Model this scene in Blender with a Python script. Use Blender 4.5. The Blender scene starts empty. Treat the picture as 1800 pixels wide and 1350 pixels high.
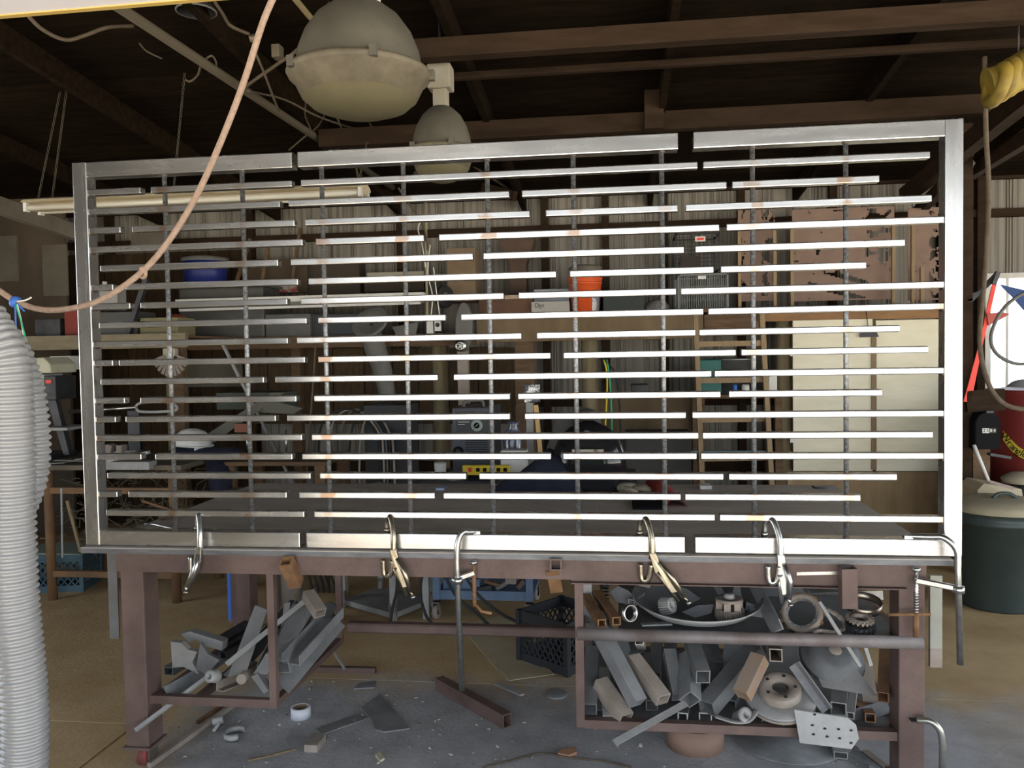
import bpy, bmesh, math, random
from mathutils import Vector, Matrix, noise as mnoise
random.seed(11)
S = bpy.context.scene
C = S.collection
R = math.radians
PI = math.pi

# ------------------------------------------------------------------ camera
FPX = 1456.0
CO = Vector((2.1974, -3.2294, 1.7502))
_yaw, _pit, _rol = .1283, -.0382, -.0173
_f = Vector((-math.sin(_yaw)*math.cos(_pit), math.cos(_yaw)*math.cos(_pit), math.sin(_pit)))
_r = _f.cross(Vector((0, 0, 1))).normalized()
_u = _r.cross(_f)
CR = _r*math.cos(_rol) + _u*math.sin(_rol)
CU = _u*math.cos(_rol) - _r*math.sin(_rol)
cd = bpy.data.cameras.new('camera')
cam = bpy.data.objects.new('camera', cd)
C.objects.link(cam)
cam.matrix_world = Matrix(((CR.x, CU.x, -_f.x, CO.x), (CR.y, CU.y, -_f.y, CO.y), (CR.z, CU.z, -_f.z, CO.z), (0, 0, 0, 1)))
cd.sensor_fit = 'HORIZONTAL'
cd.sensor_width = 36
cd.lens = 36*FPX/1800
cd.clip_start = .05
cd.clip_end = 300
S.camera = cam

# ------------------------------------------------------------------ daylight
W = bpy.data.worlds.new('sky')
S.world = W
W.use_nodes = True
_nt = W.node_tree
_bg = _nt.nodes['Background']
_bg.inputs[0].default_value = (.80, .90, 1.0, 1)
_bg.inputs[1].default_value = 2.0
sd = bpy.data.lights.new('sun', 'SUN')
sd.energy = 15
sd.angle = R(.6)
sd.color = (1, .93, .82)
sun = bpy.data.objects.new('sun', sd)
C.objects.link(sun)
sun.rotation_euler = (R(25), R(-8), 0)     # high sun from behind the camera
S.view_settings.view_transform = 'Standard'
S.view_settings.look = 'None'
S.view_settings.gamma = 1
S.view_settings.use_curve_mapping = False
S.view_settings.exposure = 1.1


# ------------------------------------------------------------------ helpers
def ray(px, py):
    return _f + CR*((px-900)/FPX) + CU*((675-py)/FPX)

def at(px, py, y):                       # point of the photograph lying at world depth y
    d = ray(px, py)
    return CO + d*((y-CO.y)/d.y)

def fl(px, py, z=0.0):                   # point of the photograph lying at height z
    d = ray(px, py)
    return CO + d*((z-CO.z)/d.z)

def V(*a):
    return Vector(a)

_mats = {}
def M(name, col, rough=.6, metal=0., col2=None, sc=5., st=(1, 1, 1), bump=.0, bsc=None, lo=.35, hi=.65, emit=0., var=.0, spec=.4, tr=0.):
    if name in _mats:
        return _mats[name]
    m = bpy.data.materials.new(name)
    m.use_nodes = True
    nt = m.node_tree
    b = nt.nodes['Principled BSDF']
    b.inputs['Roughness'].default_value = rough
    b.inputs['Metallic'].default_value = metal
    b.inputs['Specular IOR Level'].default_value = spec
    b.inputs['Base Color'].default_value = (*col, 1)
    if tr:
        b.inputs['Transmission Weight'].default_value = tr
        b.inputs['IOR'].default_value = 1.2
    tc = nt.nodes.new('ShaderNodeTexCoord')
    mp = nt.nodes.new('ShaderNodeMapping')
    mp.inputs['Scale'].default_value = st
    nt.links.new(tc.outputs['Object'], mp.inputs['Vector'])
    src = None
    if col2:
        n = nt.nodes.new('ShaderNodeTexNoise')
        n.inputs['Scale'].default_value = sc
        n.inputs['Detail'].default_value = 7
        n.inputs['Roughness'].default_value = .62
        nt.links.new(mp.outputs[0], n.inputs['Vector'])
        cr = nt.nodes.new('ShaderNodeValToRGB')
        cr.color_ramp.elements[0].position = lo
        cr.color_ramp.elements[1].position = hi
        cr.color_ramp.elements[0].color = (*col, 1)
        cr.color_ramp.elements[1].color = (*col2, 1)
        nt.links.new(n.outputs['Fac'], cr.inputs[0])
        src = cr.outputs[0]
    if var:
        oi = nt.nodes.new('ShaderNodeObjectInfo')
        mr = nt.nodes.new('ShaderNodeMapRange')
        mr.inputs[3].default_value = 1-var
        mr.inputs[4].default_value = 1+var
        nt.links.new(oi.outputs['Random'], mr.inputs[0])
        hs = nt.nodes.new('ShaderNodeHueSaturation')
        nt.links.new(mr.outputs[0], hs.inputs['Value'])
        if src:
            nt.links.new(src, hs.inputs['Color'])
        else:
            hs.inputs['Color'].default_value = (*col, 1)
        src = hs.outputs[0]
    if src:
        nt.links.new(src, b.inputs['Base Color'])
    if bump:
        n2 = nt.nodes.new('ShaderNodeTexNoise')
        n2.inputs['Scale'].default_value = bsc or sc*4
        n2.inputs['Detail'].default_value = 4
        nt.links.new(mp.outputs[0], n2.inputs['Vector'])
        bp = nt.nodes.new('ShaderNodeBump')
        bp.inputs['Strength'].default_value = bump
        bp.inputs['Distance'].default_value = .01
        nt.links.new(n2.outputs['Fac'], bp.inputs['Height'])
        nt.links.new(bp.outputs[0], b.inputs['Normal'])
    if emit:
        b.inputs['Emission Color'].default_value = (*col, 1)
        b.inputs['Emission Strength'].default_value = emit
    _mats[name] = m
    return m


def wloc(o):
    p = Vector((0, 0, 0))
    while o is not None:
        p = p + o.location
        o = o.parent
    return p


class MB:
    """collects shapes in world coordinates; build() links them as one mesh object"""
    def __init__(s):
        s.v = []
        s.f = []
        s.sm = []

    def add(s, vs, fs, smooth=False):
        k = len(s.v)
        s.v += [Vector(q) for q in vs]
        s.f += [[i+k for i in q] for q in fs]
        s.sm += [smooth]*len(fs)
        return s

    def box(s, a, b):
        (x0, y0, z0), (x1, y1, z1) = a, b
        x0, x1 = min(x0, x1), max(x0, x1); y0, y1 = min(y0, y1), max(y0, y1); z0, z1 = min(z0, z1), max(z0, z1)
        return s.add([(x0, y0, z0), (x1, y0, z0), (x1, y1, z0), (x0, y1, z0), (x0, y0, z1), (x1, y0, z1), (x1, y1, z1), (x0, y1, z1)],
                     [(0, 3, 2, 1), (4, 5, 6, 7), (0, 1, 5, 4), (1, 2, 6, 5), (2, 3, 7, 6), (3, 0, 4, 7)])

    def frame(s, p0, p1, up=None):
        d = (p1-p0).normalized()
        up = Vector(up) if up is not None else (Vector((0, 0, 1)) if abs(d.z) < .95 else Vector((0, 1, 0)))
        sx = d.cross(up).normalized()
        return d, sx, sx.cross(d)

    def bar(s, p0, p1, w, h, up=None, ch=0.):
        """solid bar from p0 to p1, w across, h along up; ch chamfers the long edges"""
        p0, p1 = Vector(p0), Vector(p1)
        d, sx, sz = s.frame(p0, p1, up)
        a, b = w/2, h/2
        if ch:
            pr = [(-a+ch, -b), (a-ch, -b), (a, -b+ch), (a, b-ch), (a-ch, b), (-a+ch, b), (-a, b-ch), (-a, -b+ch)]
        else:
            pr = [(-a, -b), (a, -b), (a, b), (-a, b)]
        return s.loft([[p+sx*x+sz*z for x, z in pr] for p in (p0, p1)], True)

    def loft(s, rings, caps=True, smooth=False, closed=True):
        n = len(rings[0])
        vs = [q for r_ in rings for q in r_]
        fs = []
        for i in range(len(rings)-1):
            for j in range(n if closed else n-1):
                k = (j+1) % n
                fs.append((i*n+j, i*n+k, (i+1)*n+k, (i+1)*n+j))
        k0 = len(s.f)
        s.add(vs, fs, smooth)
        if caps:
            o = len(s.v)-len(vs)
            s.f.append([o+j for j in reversed(range(n))])
            s.f.append([o+(len(rings)-1)*n+j for j in range(n)])
            s.sm += [False, False]
        return s

    def sqtube(s, p0, p1, w, h, t=.004, up=None):
        """hollow rectangular tube, open at both ends"""
        p0, p1 = Vector(p0), Vector(p1)
        d, sx, sz = s.frame(p0, p1, up)
        def ring(p, a, b):
            return [p+sx*x+sz*z for x, z in ((-a, -b), (a, -b), (a, b), (-a, b))]
        a, b = w/2, h/2
        return s.loft([ring(p0, a-t, b-t), ring(p0, a, b), ring(p1, a, b), ring(p1, a-t, b-t), ring(p0, a-t, b-t)], False)

    def angle(s, p0, p1, w, t=.006, up=None):
        """L-section iron"""
        p0, p1 = Vector(p0), Vector(p1)
        d, sx, sz = s.frame(p0, p1, up)
        pr = [(0, 0), (w, 0), (w, t), (t, t), (t, w), (0, w)]
        return s.loft([[p+sx*x+sz*z for x, z in pr] for p in (p0, p1)], True)

    def channel(s, p0, p1, w, h, t=.006, up=None):
        """U-section iron"""
        p0, p1 = Vector(p0), Vector(p1)
        d, sx, sz = s.frame(p0, p1, up)
        a = w/2
        pr = [(-a, 0), (a, 0), (a, h), (a-t, h), (a-t, t), (-a+t, t), (-a+t, h), (-a, h)]
        return s.loft([[p+sx*x+sz*z for x, z in pr] for p in (p0, p1)], True)

    def tube(s, pts, r, n=8, caps=True, flat=1.):
        pts = [Vector(p) for p in pts]
        rr = r if isinstance(r, (list, tuple)) else [r]*len(pts)
        rings = []
        up = None
        for i, p in enumerate(pts):
            d = (pts[min(i+1, len(pts)-1)]-pts[max(i-1, 0)])
            d = d.normalized() if d.length > 1e-9 else Vector((0, 0, 1))
            if up is None:
                up = Vector((0, 0, 1)) if abs(d.z) < .9 else Vector((0, 1, 0))
            sx = d.cross(up)
            sx = sx.normalized() if sx.length > 1e-6 else d.orthogonal().normalized()
            up = sx.cross(d)
            rings.append([p+(sx*math.cos(2*PI*j/n)*flat+up*math.sin(2*PI*j/n))*rr[i] for j in range(n)])
        return s.loft(rings, caps, True)

    def cyl(s, p0, p1, r, n=16, r1=None):
        return s.tube([p0, p1], [r, r if r1 is None else r1], n)

    def lathe(s, prof, o, n=24, axis=(0, 0, 1), caps=False, smooth=True, a0=0., a1=2*PI):
        o = Vector(o)
        ax = Vector(axis).normalized()
        ex = ax.orthogonal().normalized()
        ey = ax.cross(ex)
        full = abs(a1-a0-2*PI) < 1e-6
        m = n if full else n+1
        rings = [[o+ax*z+(ex*math.cos(a0+(a1-a0)*j/n)+ey*math.sin(a0+(a1-a0)*j/n))*r_ for j in range(m)] for r_, z in prof]
        return s.loft(rings, caps, smooth, full)

    def poly(s, pts, d):
        """closed outline extruded by vector d"""
        d = Vector(d)
        pts = [Vector(p) for p in pts]
        n = len(pts)
        s.add(pts+[p+d for p in pts], [list(reversed(range(n))), list(range(n, 2*n))]+[(i, (i+1) % n, (i+1) % n+n, i+n) for i in range(n)])
        return s

    def sphere(s, c, r, n=10, sc=(1, 1, 1)):
        c = Vector(c)
        prof = [(math.sin(PI*i/n)*1., -math.cos(PI*i/n)) for i in range(n+1)]
        rings = [[c+Vector((max(q, .001)*math.cos(2*PI*j/(n*2))*r*sc[0], max(q, .001)*math.sin(2*PI*j/(n*2))*r*sc[1], z*r*sc[2])) for j in range(n*2)] for q, z in prof]
        return s.loft(rings, True, True)

    def build(s, name, mat, parent=None, label=None, cat=None, group=None, kind=None, bev=0., org=None):
        vs = s.v
        base = Vector((0, 0, 0))
        loc = base
        if parent is not None:
            base = wloc(parent)
        elif org is not None:
            loc = Vector(org)
        elif kind != 'structure' and vs:
            xs = [q.x for q in vs]; ys = [q.y for q in vs]; zs = [q.z for q in vs]
            loc = Vector(((min(xs)+max(xs))/2, (min(ys)+max(ys))/2, min(zs)))
        me = bpy.data.meshes.new(name)
        off = base+loc if parent is None else base
        if parent is not None and org is not None:
            loc = Vector(org)-base
            off = Vector(org)
        me.from_pydata([tuple(q-off) for q in vs], [], s.f)
        me.polygons.foreach_set('use_smooth', s.sm)
        bm = bmesh.new(); bm.from_mesh(me)
        bmesh.ops.recalc_face_normals(bm, faces=bm.faces)
        if bev:
            es = [e for e in bm.edges if len(e.link_faces) == 2 and e.calc_face_angle(0) > .5]
            bmesh.ops.bevel(bm, geom=es, offset=bev, segments=2, affect='EDGES', profile=.6, clamp_overlap=True)
        bm.to_mesh(me); bm.free()
        me.materials.append(mat)
        o = bpy.data.objects.new(name, me)
        C.objects.link(o)
        o.location = loc
        if parent is not None:
            o.parent = parent
        if label: o['label'] = label
        if cat: o['category'] = cat
        if group: o['group'] = group
        if kind: o['kind'] = kind
        return o


def thing(name, label, cat, loc, group=None):
    o = bpy.data.objects.new(name, None)
    C.objects.link(o)
    o.empty_display_size = .1
    o.location = loc
    o['label'] = label
    o['category'] = cat
    if group: o['group'] = group
    return o


def pbox(x0, y0, x1, y1, yw, dep):
    """box whose front face fills that rectangle of the photograph at depth yw"""
    cx, cy = (x0+x1)/2, (y0+y1)/2
    return MB().box((at(x0, cy, yw).x, yw, at(cx, y1, yw).z), (at(x1, cy, yw).x, yw+dep, at(cx, y0, yw).z))


def smooth_path(pts, k=4):
    """Catmull-Rom through the points"""
    pts = [Vector(p) for p in pts]
    out = []
    for i in range(len(pts)-1):
        a = pts[max(i-1, 0)]; b = pts[i]; c = pts[i+1]; d = pts[min(i+2, len(pts)-1)]
        for j in range(k):
            t = j/k
            out.append(.5*((2*b)+(c-a)*t+(2*a-5*b+4*c-d)*t*t+(3*b-a-3*c+d)*t*t*t))
    out.append(pts[-1])
    return out


def wire(name, pts, r, mat, label=None, cat=None, parent=None, n=6, k=5, group=None):
    return MB().tube(smooth_path(pts, k), r, n).build(name, mat, parent, label, cat, group)


def text(name, body, size, mat, parent, loc, right, up, depth=.001):
    cu = bpy.data.curves.new(name, 'FONT')
    cu.body = body
    cu.size = size
    cu.align_x = 'CENTER'
    cu.align_y = 'CENTER'
    cu.extrude = depth
    cu.resolution_u = 3
    t = bpy.data.objects.new(name, cu)
    C.objects.link(t)
    bpy.context.view_layer.update()
    me = bpy.data.meshes.new_from_object(t.evaluated_get(bpy.context.evaluated_depsgraph_get()))
    bpy.data.objects.remove(t)
    bpy.data.curves.remove(cu)
    right = Vector(right).normalized(); up = Vector(up).normalized(); nn = right.cross(up)
    base = wloc(parent)
    loc = Vector(loc)
    for v in me.vertices:
        v.co = loc+right*v.co.x+up*v.co.y+nn*v.co.z-base
    me.materials.clear()
    me.materials.append(mat)
    o = bpy.data.objects.new(name, me)
    C.objects.link(o)
    o.parent = parent
    return o


# ------------------------------------------------------------------ materials
def steel_material(stains=True, st=(1.1, 5, 9)):
    """ground mild steel: streaky, with rust-brown heat stains where the rods are welded"""
    m = bpy.data.materials.new('ground_steel')
    m.use_nodes = True
    nt = m.node_tree
    L = nt.links
    b = nt.nodes['Principled BSDF']
    b.inputs['Metallic'].default_value = .92
    tc = nt.nodes.new('ShaderNodeTexCoord')
    mp = nt.nodes.new('ShaderNodeMapping')
    mp.inputs['Scale'].default_value = st
    L.new(tc.outputs['Object'], mp.inputs[0])
    n = nt.nodes.new('ShaderNodeTexNoise')
    n.inputs['Scale'].default_value = 3.0
    n.inputs['Detail'].default_value = 6
    L.new(mp.outputs[0], n.inputs['Vector'])
    r1 = nt.nodes.new('ShaderNodeValToRGB')
    r1.color_ramp.elements[0].position = .3
    r1.color_ramp.elements[1].position = .7
    r1.color_ramp.elements[0].color = (.44, .435, .43, 1)
    r1.color_ramp.elements[1].color = (.57, .565, .555, 1)
    L.new(n.outputs['Fac'], r1.inputs[0])
    sx = nt.nodes.new('ShaderNodeSeparateXYZ')
    L.new(tc.outputs['Object'], sx.inputs[0])
    def math_(op, a, bb=None):
        q = nt.nodes.new('ShaderNodeMath'); q.operation = op
        for i, z in enumerate((a, bb)):
            if z is None: continue
            if isinstance(z, (int, float)): q.inputs[i].default_value = z
            else: L.new(z, q.inputs[i])
        return q.outputs[0]
    u = math_('SUBTRACT', math_('FRACT', math_('DIVIDE', math_('SUBTRACT', sx.outputs[0], ROD0-ROD_S/2), ROD_S)), .5)
    d = math_('ABSOLUTE', u)
    n2 = nt.nodes.new('ShaderNodeTexNoise')
    n2.inputs['Scale'].default_value = 11
    n2.inputs['Detail'].default_value = 3
    L.new(tc.outputs['Object'], n2.inputs['Vector'])
    e = math_('ADD', d, math_('MULTIPLY', math_('SUBTRACT', n2.outputs['Fac'], .5), .45))
    mr = nt.nodes.new('ShaderNodeMapRange')
    mr.inputs[1].default_value = .02; mr.inputs[2].default_value = .085
    mr.inputs[3].default_value = .62; mr.inputs[4].default_value = 0.
    L.new(e, mr.inputs[0])
    n3 = nt.nodes.new('ShaderNodeTexNoise')
    n3.inputs['Scale'].default_value = 4.3
    n3.inputs['Detail'].default_value = 1
    L.new(tc.outputs['Object'], n3.inputs['Vector'])
    g3 = nt.nodes.new('ShaderNodeMapRange')
    g3.inputs[1].default_value = .36; g3.inputs[2].default_value = .6
    L.new(n3.outputs['Fac'], g3.inputs[0])
    stain = math_('MULTIPLY', math_('MULTIPLY', mr.outputs[0], g3.outputs[0]), math_('LESS_THAN', d, .11)) if stains else math_('MULTIPLY', d, 0)
    mx = nt.nodes.new('ShaderNodeMix'); mx.data_type = 'RGBA'
    L.new(stain, mx.inputs['Factor'])
    L.new(r1.outputs[0], mx.inputs['A'])
    mx.inputs['B'].default_value = (.32, .15, .045, 1)
    L.new(mx.outputs['Result'], b.inputs['Base Color'])
    mr2 = nt.nodes.new('ShaderNodeMapRange')
    mr2.inputs[3].default_value = .23; mr2.inputs[4].default_value = .31
    L.new(n.outputs['Fac'], mr2.inputs[0])
    L.new(mr2.outputs[0], b.inputs['Roughness'])
    return m

ROD0, ROD_S = .395, .3385      # first rod and rod spacing, from the gate's left edge
m_steel = steel_material()
m_frame = steel_material(False)
m_stile = steel_material(False, (9, 5, 1.1))
m_rod = M('zinc_rod', (.15, .155, .16), .5, .75, (.34, .345, .35), 90, lo=.4, hi=.62)
m_rust = M('brown_primer_steel', (.115, .074, .064), .62, .2, (.18, .12, .104), 4, bump=.15, bsc=60, var=.08)
m_rustor = M('rusty_steel', (.16, .085, .045), .75, .2, (.30, .16, .075), 9, bump=.3, bsc=70, var=.12)
m_plate = M('table_plate', (.38, .335, .295), .55, .1, (.52, .465, .41), 2.2, (1, 2.2, 1), bump=.1, bsc=40)
m_dust = M('dusty_steel', (.145, .146, .15), .62, .25, (.245, .246, .25), 5, bump=.12, bsc=60, var=.22)
m_dustlt = M('dusty_pale_steel', (.28, .275, .27), .65, .2, (.38, .37, .36), 7, bump=.15, bsc=60, var=.15)
m_dustbr = M('dusty_brown_steel', (.25, .20, .165), .7, .1, (.34, .29, .25), 7, bump=.2, bsc=60, var=.15)
m_dark = M('dark_steel', (.035, .036, .04), .5, .5, (.07, .07, .075), 6)
m_chrome = M('chrome', (.62, .62, .60), .3, 1., (.42, .41, .38), 30)
m_brass = M('aged_nickel', (.42, .37, .28), .3, 1., (.26, .22, .16), 25)
m_black = M('black_plastic', (.010, .010, .011), .75, spec=.08)
m_rubber = M('black_rubber', (.028, .028, .03), .75)
m_white = M('white_paint', (.72, .71, .68), .5, 0, (.60, .58, .53), 7)
m_cream = M('cream_enamel', (.66, .58, .42), .5, 0, (.50, .40, .25), 4, (.6, 3, 3))
m_lampgrey = M('dusty_lamp_housing', (.10, .092, .072), .7, .1, (.145, .132, .104), 5, bump=.1)
m_lamprim = M('dusty_lamp_rim', (.19, .165, .115), .6, .1, (.12, .10, .07), 9)
m_lens = M('dusty_lamp_lens', (.155, .135, .078), .55, 0, (.125, .11, .062), 4)
m_wood = M('brown_wood', (.095, .055, .028), .8, 0, (.16, .10, .055), 5, (1, 6, 6), bump=.15, bsc=30, var=.12)
m_woodlt = M('pale_wood', (.29, .205, .118), .75, 0, (.22, .15, .08), 6, (6, 6, 1), bump=.1, var=.1)
m_log = M('round_log', (.17, .135, .075), .75, 0, (.24, .19, .11), 7, (4, 4, .6), bump=.2)
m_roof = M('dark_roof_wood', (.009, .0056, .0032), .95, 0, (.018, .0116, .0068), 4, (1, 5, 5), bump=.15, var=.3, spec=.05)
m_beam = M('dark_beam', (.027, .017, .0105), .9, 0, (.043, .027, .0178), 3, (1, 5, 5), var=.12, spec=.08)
m_ply = M('weathered_plywood', (.125, .085, .045), .8, 0, (.205, .145, .083), 3, (1, 1, .3), bump=.1)
m_sheet = M('white_metal_siding', (.27, .245, .205), .6, .05, (.045, .037, .028), 4, (7, 1, .10), lo=.45, hi=.72)  # dark streaks put rib shadows, gaps and dirt into the colour
m_pale = M('pale_painted_plywood', (.70, .645, .47), .6, 0, (.80, .75, .59), 2.2, (1, 1, 4), lo=.3, hi=.6)
m_redp = M('red_plastic', (.75, .055, .03), .5)
m_orange = M('orange_plastic', (.80, .13, .035), .42, 0, (.68, .10, .03), 4)
m_blue = M('dusty_blue_paint', (.10, .16, .27), .55, .2, (.15, .21, .31), 5)
m_navy = M('navy_cloth', (.010, .012, .024), .95, 0, (.018, .02, .038), 9, bump=.3, bsc=30)
m_teal = M('teal_plastic', (.015, .13, .11), .5)
m_greengrey = M('dark_green_plastic', (.035, .05, .047), .42, 0, (.05, .066, .062), 4)
m_tan = M('tan_dust', (.47, .385, .26), .9, 0, (.40, .32, .2), 6)
m_card = M('cardboard', (.20, .137, .085), .85, 0, (.25, .175, .11), 4)
m_greypl = M('grey_plastic', (.11, .11, .10), .6, 0, (.15, .145, .132), 4, var=.15)
m_yellow = M('yellow_plastic', (.72, .52, .03), .5)
m_rope = M('tan_rope', (.30, .205, .15), .85, 0, (.38, .27, .205), 60, bump=.5, bsc=160)
m_hose = M('pale_grey_hose', (.26, .26, .265), .3, .1, (.31, .305, .305), 3)
m_cork = M('cork', (.42, .30, .18), .8)
m_cable = M('brown_dusty_cable', (.085, .062, .042), .85, 0, (.13, .10, .07), 20)
m_cutp = M('pinkish_brown_cut_plate', (.245, .165, .125), .75, .1, (.20, .13, .10), 5)
m_wire = M('black_wire', (.02, .02, .022), .5, .3)
m_grn = M('green_strand', (.03, .42, .20), .5)
m_blu = M('blue_strand', (.05, .16, .55), .5)
m_clear = M('pale_strand', (.75, .74, .68), .5)
# ------------------------------------------------------------------ the setting
def floor_material():
    m = bpy.data.materials.new('dusty_concrete')
    m.use_nodes = True
    nt = m.node_tree
    L = nt.links
    b = nt.nodes['Principled BSDF']
    b.inputs['Roughness'].default_value = .85
    b.inputs['Specular IOR Level'].default_value = .25
    tc = nt.nodes.new('ShaderNodeTexCoord')
    def noise(sc, det=6):
        n = nt.nodes.new('ShaderNodeTexNoise')
        n.inputs['Scale'].default_value = sc
        n.inputs['Detail'].default_value = det
        n.inputs['Roughness'].default_value = .65
        L.new(tc.outputs['Object'], n.inputs['Vector'])
        return n.outputs['Fac']
    def ramp(fac, a, bb, p0, p1):
        r_ = nt.nodes.new('ShaderNodeValToRGB')
        r_.color_ramp.elements[0].position = p0
        r_.color_ramp.elements[1].position = p1
        r_.color_ramp.elements[0].color = (*a, 1)
        r_.color_ramp.elements[1].color = (*bb, 1)
        L.new(fac, r_.inputs[0])
        return r_.outputs[0]
    brown = ramp(noise(1.6), (.40, .265, .125), (.60, .44, .25), .3, .7)
    grey = ramp(noise(4), (.29, .285, .292), (.47, .46, .465), .3, .7)
    sx = nt.nodes.new('ShaderNodeSeparateXYZ')
    L.new(tc.outputs['Object'], sx.inputs[0])
    def mr(v, a, bb, c, d):
        q = nt.nodes.new('ShaderNodeMapRange')
        q.interpolation_type = 'SMOOTHSTEP'
        for i, z in enumerate((a, bb, c, d)):
            q.inputs[i+1].default_value = z
        L.new(v, q.inputs[0])
        return q.outputs[0]
    def mul(a, bb, op='MULTIPLY'):
        q = nt.nodes.new('ShaderNodeMath'); q.operation = op
        for i, z in enumerate((a, bb)):
            if isinstance(z, (int, float)): q.inputs[i].default_value = z
            else: L.new(z, q.inputs[i])
        return q.outputs[0]
    wob = mul(mul(noise(2.2), .5, 'SUBTRACT'), .9)
    yy = mul(sx.outputs[1], wob, 'ADD')
    xx = mul(sx.outputs[0], wob, 'ADD')
    # black grinding dust lies in front of and beneath the table
    mask = mul(mul(mr(yy, .75, 1.25, 1, 0), mr(xx, -.1, .35, 0, 1)), mr(xx, 3.6, 4.0, 1, .75))
    mx = nt.nodes.new('ShaderNodeMix'); mx.data_type = 'RGBA'
    L.new(mask, mx.inputs['Factor']); L.new(brown, mx.inputs['A']); L.new(grey, mx.inputs['B'])
    L.new(mx.outputs['Result'], b.inputs['Base Color'])
    bp = nt.nodes.new('ShaderNodeBump')
    bp.inputs['Strength'].default_value = .35
    bp.inputs['Distance'].default_value = .012
    L.new(noise(38, 5), bp.inputs['Height'])
    L.new(bp.outputs[0], b.inputs['Normal'])
    return m

YB = 5.1                                    # back wall
YF = -5.6                                   # front wall with the big doorway, behind the camera
XL, XR = -4.6, 8.2
m_floor = floor_material()
m_ground = M('sunlit_yard', (.62, .57, .48), .9, 0, (.70, .65, .56), 1.5)
fo = MB().box((XL-.3, YF-.2, -.14), (XR+.3, YB+.3, -.018)).build('floor', M('joint_dirt', (.06, .045, .03), .95), kind='structure')
fo['label'] = 'dusty brown concrete floor with wide joints'
for a, b_ in (((XL-.3, YF-.2), (-.125, .405)), ((-.110, YF-.2), (XR+.3, 1.03)), ((XL-.3, .417), (-.125, YB+.3)), ((-.110, 1.036), (XR+.3, YB+.3))):
    MB().box((a[0], a[1], -.02), (b_[0], b_[1], 0)).build('floor_slab', m_floor, fo)
MB().box((-60, -70, -.4), (70, 60, -.15)).build('yard_ground', m_ground, kind='structure')

def roofz(y):
    return 3.30+.10*(YB-y)

# --- back wall: ribbed metal sheets on dark girts, with a window opening at the right
WX0, WX1, WZ0, WZ1 = 5.66, 7.3, 1.30, 2.36
wb = bpy.data.objects.new('wall_back', None); C.objects.link(wb); wb['kind'] = 'structure'; wb.location = (0, YB, 0)
wb['label'] = 'ribbed white metal siding of the back wall on dark girts'
def siding(x0, x1, z0, z1):
    pts = []
    x = x0
    k = 0
    while x < x1-1e-6:                      # flats with a cluster of three narrow ribs every 0.23 m
        for dx, dy in ((0, 0), (.145, 0), (.150, -.012), (.158, -.012), (.163, 0), (.172, 0), (.177, -.012), (.185, -.012), (.190, 0), (.199, 0), (.204, -.014), (.216, -.014), (.221, 0)):
            if x+dx <= x1:
                pts.append((x+dx, YB+dy))
        x += .23
    pts.append((x1, YB))
    mb = MB()
    mb.add([(a, b_, z0) for a, b_ in pts]+[(a, b_, z1) for a, b_ in pts], [(i, i+1, i+1+len(pts), i+len(pts)) for i in range(len(pts)-1)])
    mb.add([(x0, YB+.02, z0), (x1, YB+.02, z0), (x1, YB+.02, z1), (x0, YB+.02, z1)], [(0, 1, 2, 3)])
    return mb
x = XL
while x < XR-.01:
    x2 = min(x+.92, XR)
    if x2 <= WX0+.001 or x >= WX1-.001:
        siding(x, x2+.004, 0, 3.6).build('metal_sheet', m_sheet, wb)
        x = x2
    else:
        break
# sheets around the window
siding(x, WX0, 0, 3.6).build('metal_sheet', m_sheet, wb)
siding(WX0, WX1, 0, WZ0).build('metal_sheet', m_sheet, wb)
siding(WX0, WX1, WZ1, 3.6).build('metal_sheet', m_sheet, wb)
siding(WX1, XR, 0, 3.6).build('metal_sheet', m_sheet, wb)
for z in (.55, 1.2, 2.93, 3.28):
    if z == 1.2 or z == .55:
        MB().box((XL, YB-.075, z), (WX1+.3, YB-.018, z+.10)).build('girt', m_beam, wb)
    else:
        MB().box((XL, YB-.075, z), (XR, YB-.018, z+.075)).build('girt', m_beam, wb)
for x in (-3.2, -1.62, -.02, 1.45, 2.05, 2.62, 3.35, 4.2, 5.18, 5.52, 7.4):
    MB().box((x, YB-.10, 0), (x+.07, YB-.02, 3.4)).build('wall_stud', m_beam, wb)
w1 = bpy.data.objects.new('window_1', None); C.objects.link(w1); w1['kind'] = 'structure'; w1.location = ((WX0+WX1)/2, YB, WZ0)
fr = MB()
for a, b_ in (((WX0-.05, WZ0-.06), (WX1+.05, WZ0)), ((WX0-.05, WZ1), (WX1+.05, WZ1+.05)), ((WX0-.05, WZ0), (WX0, WZ1)), ((WX1, WZ0), (WX1+.05, WZ1)), ((WX0+.13, WZ0), (WX0+.155, WZ1))):
    fr.box((a[0], YB-.05, a[1]), (b_[0], YB+.03, b_[1]))
fr.build('window_frame', m_white, w1)
MB().box((WX0-.08, YB-.14, WZ0-.09), (WX1+.08, YB-.01, WZ0-.06)).build('window_sill', m_woodlt, w1)

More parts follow.
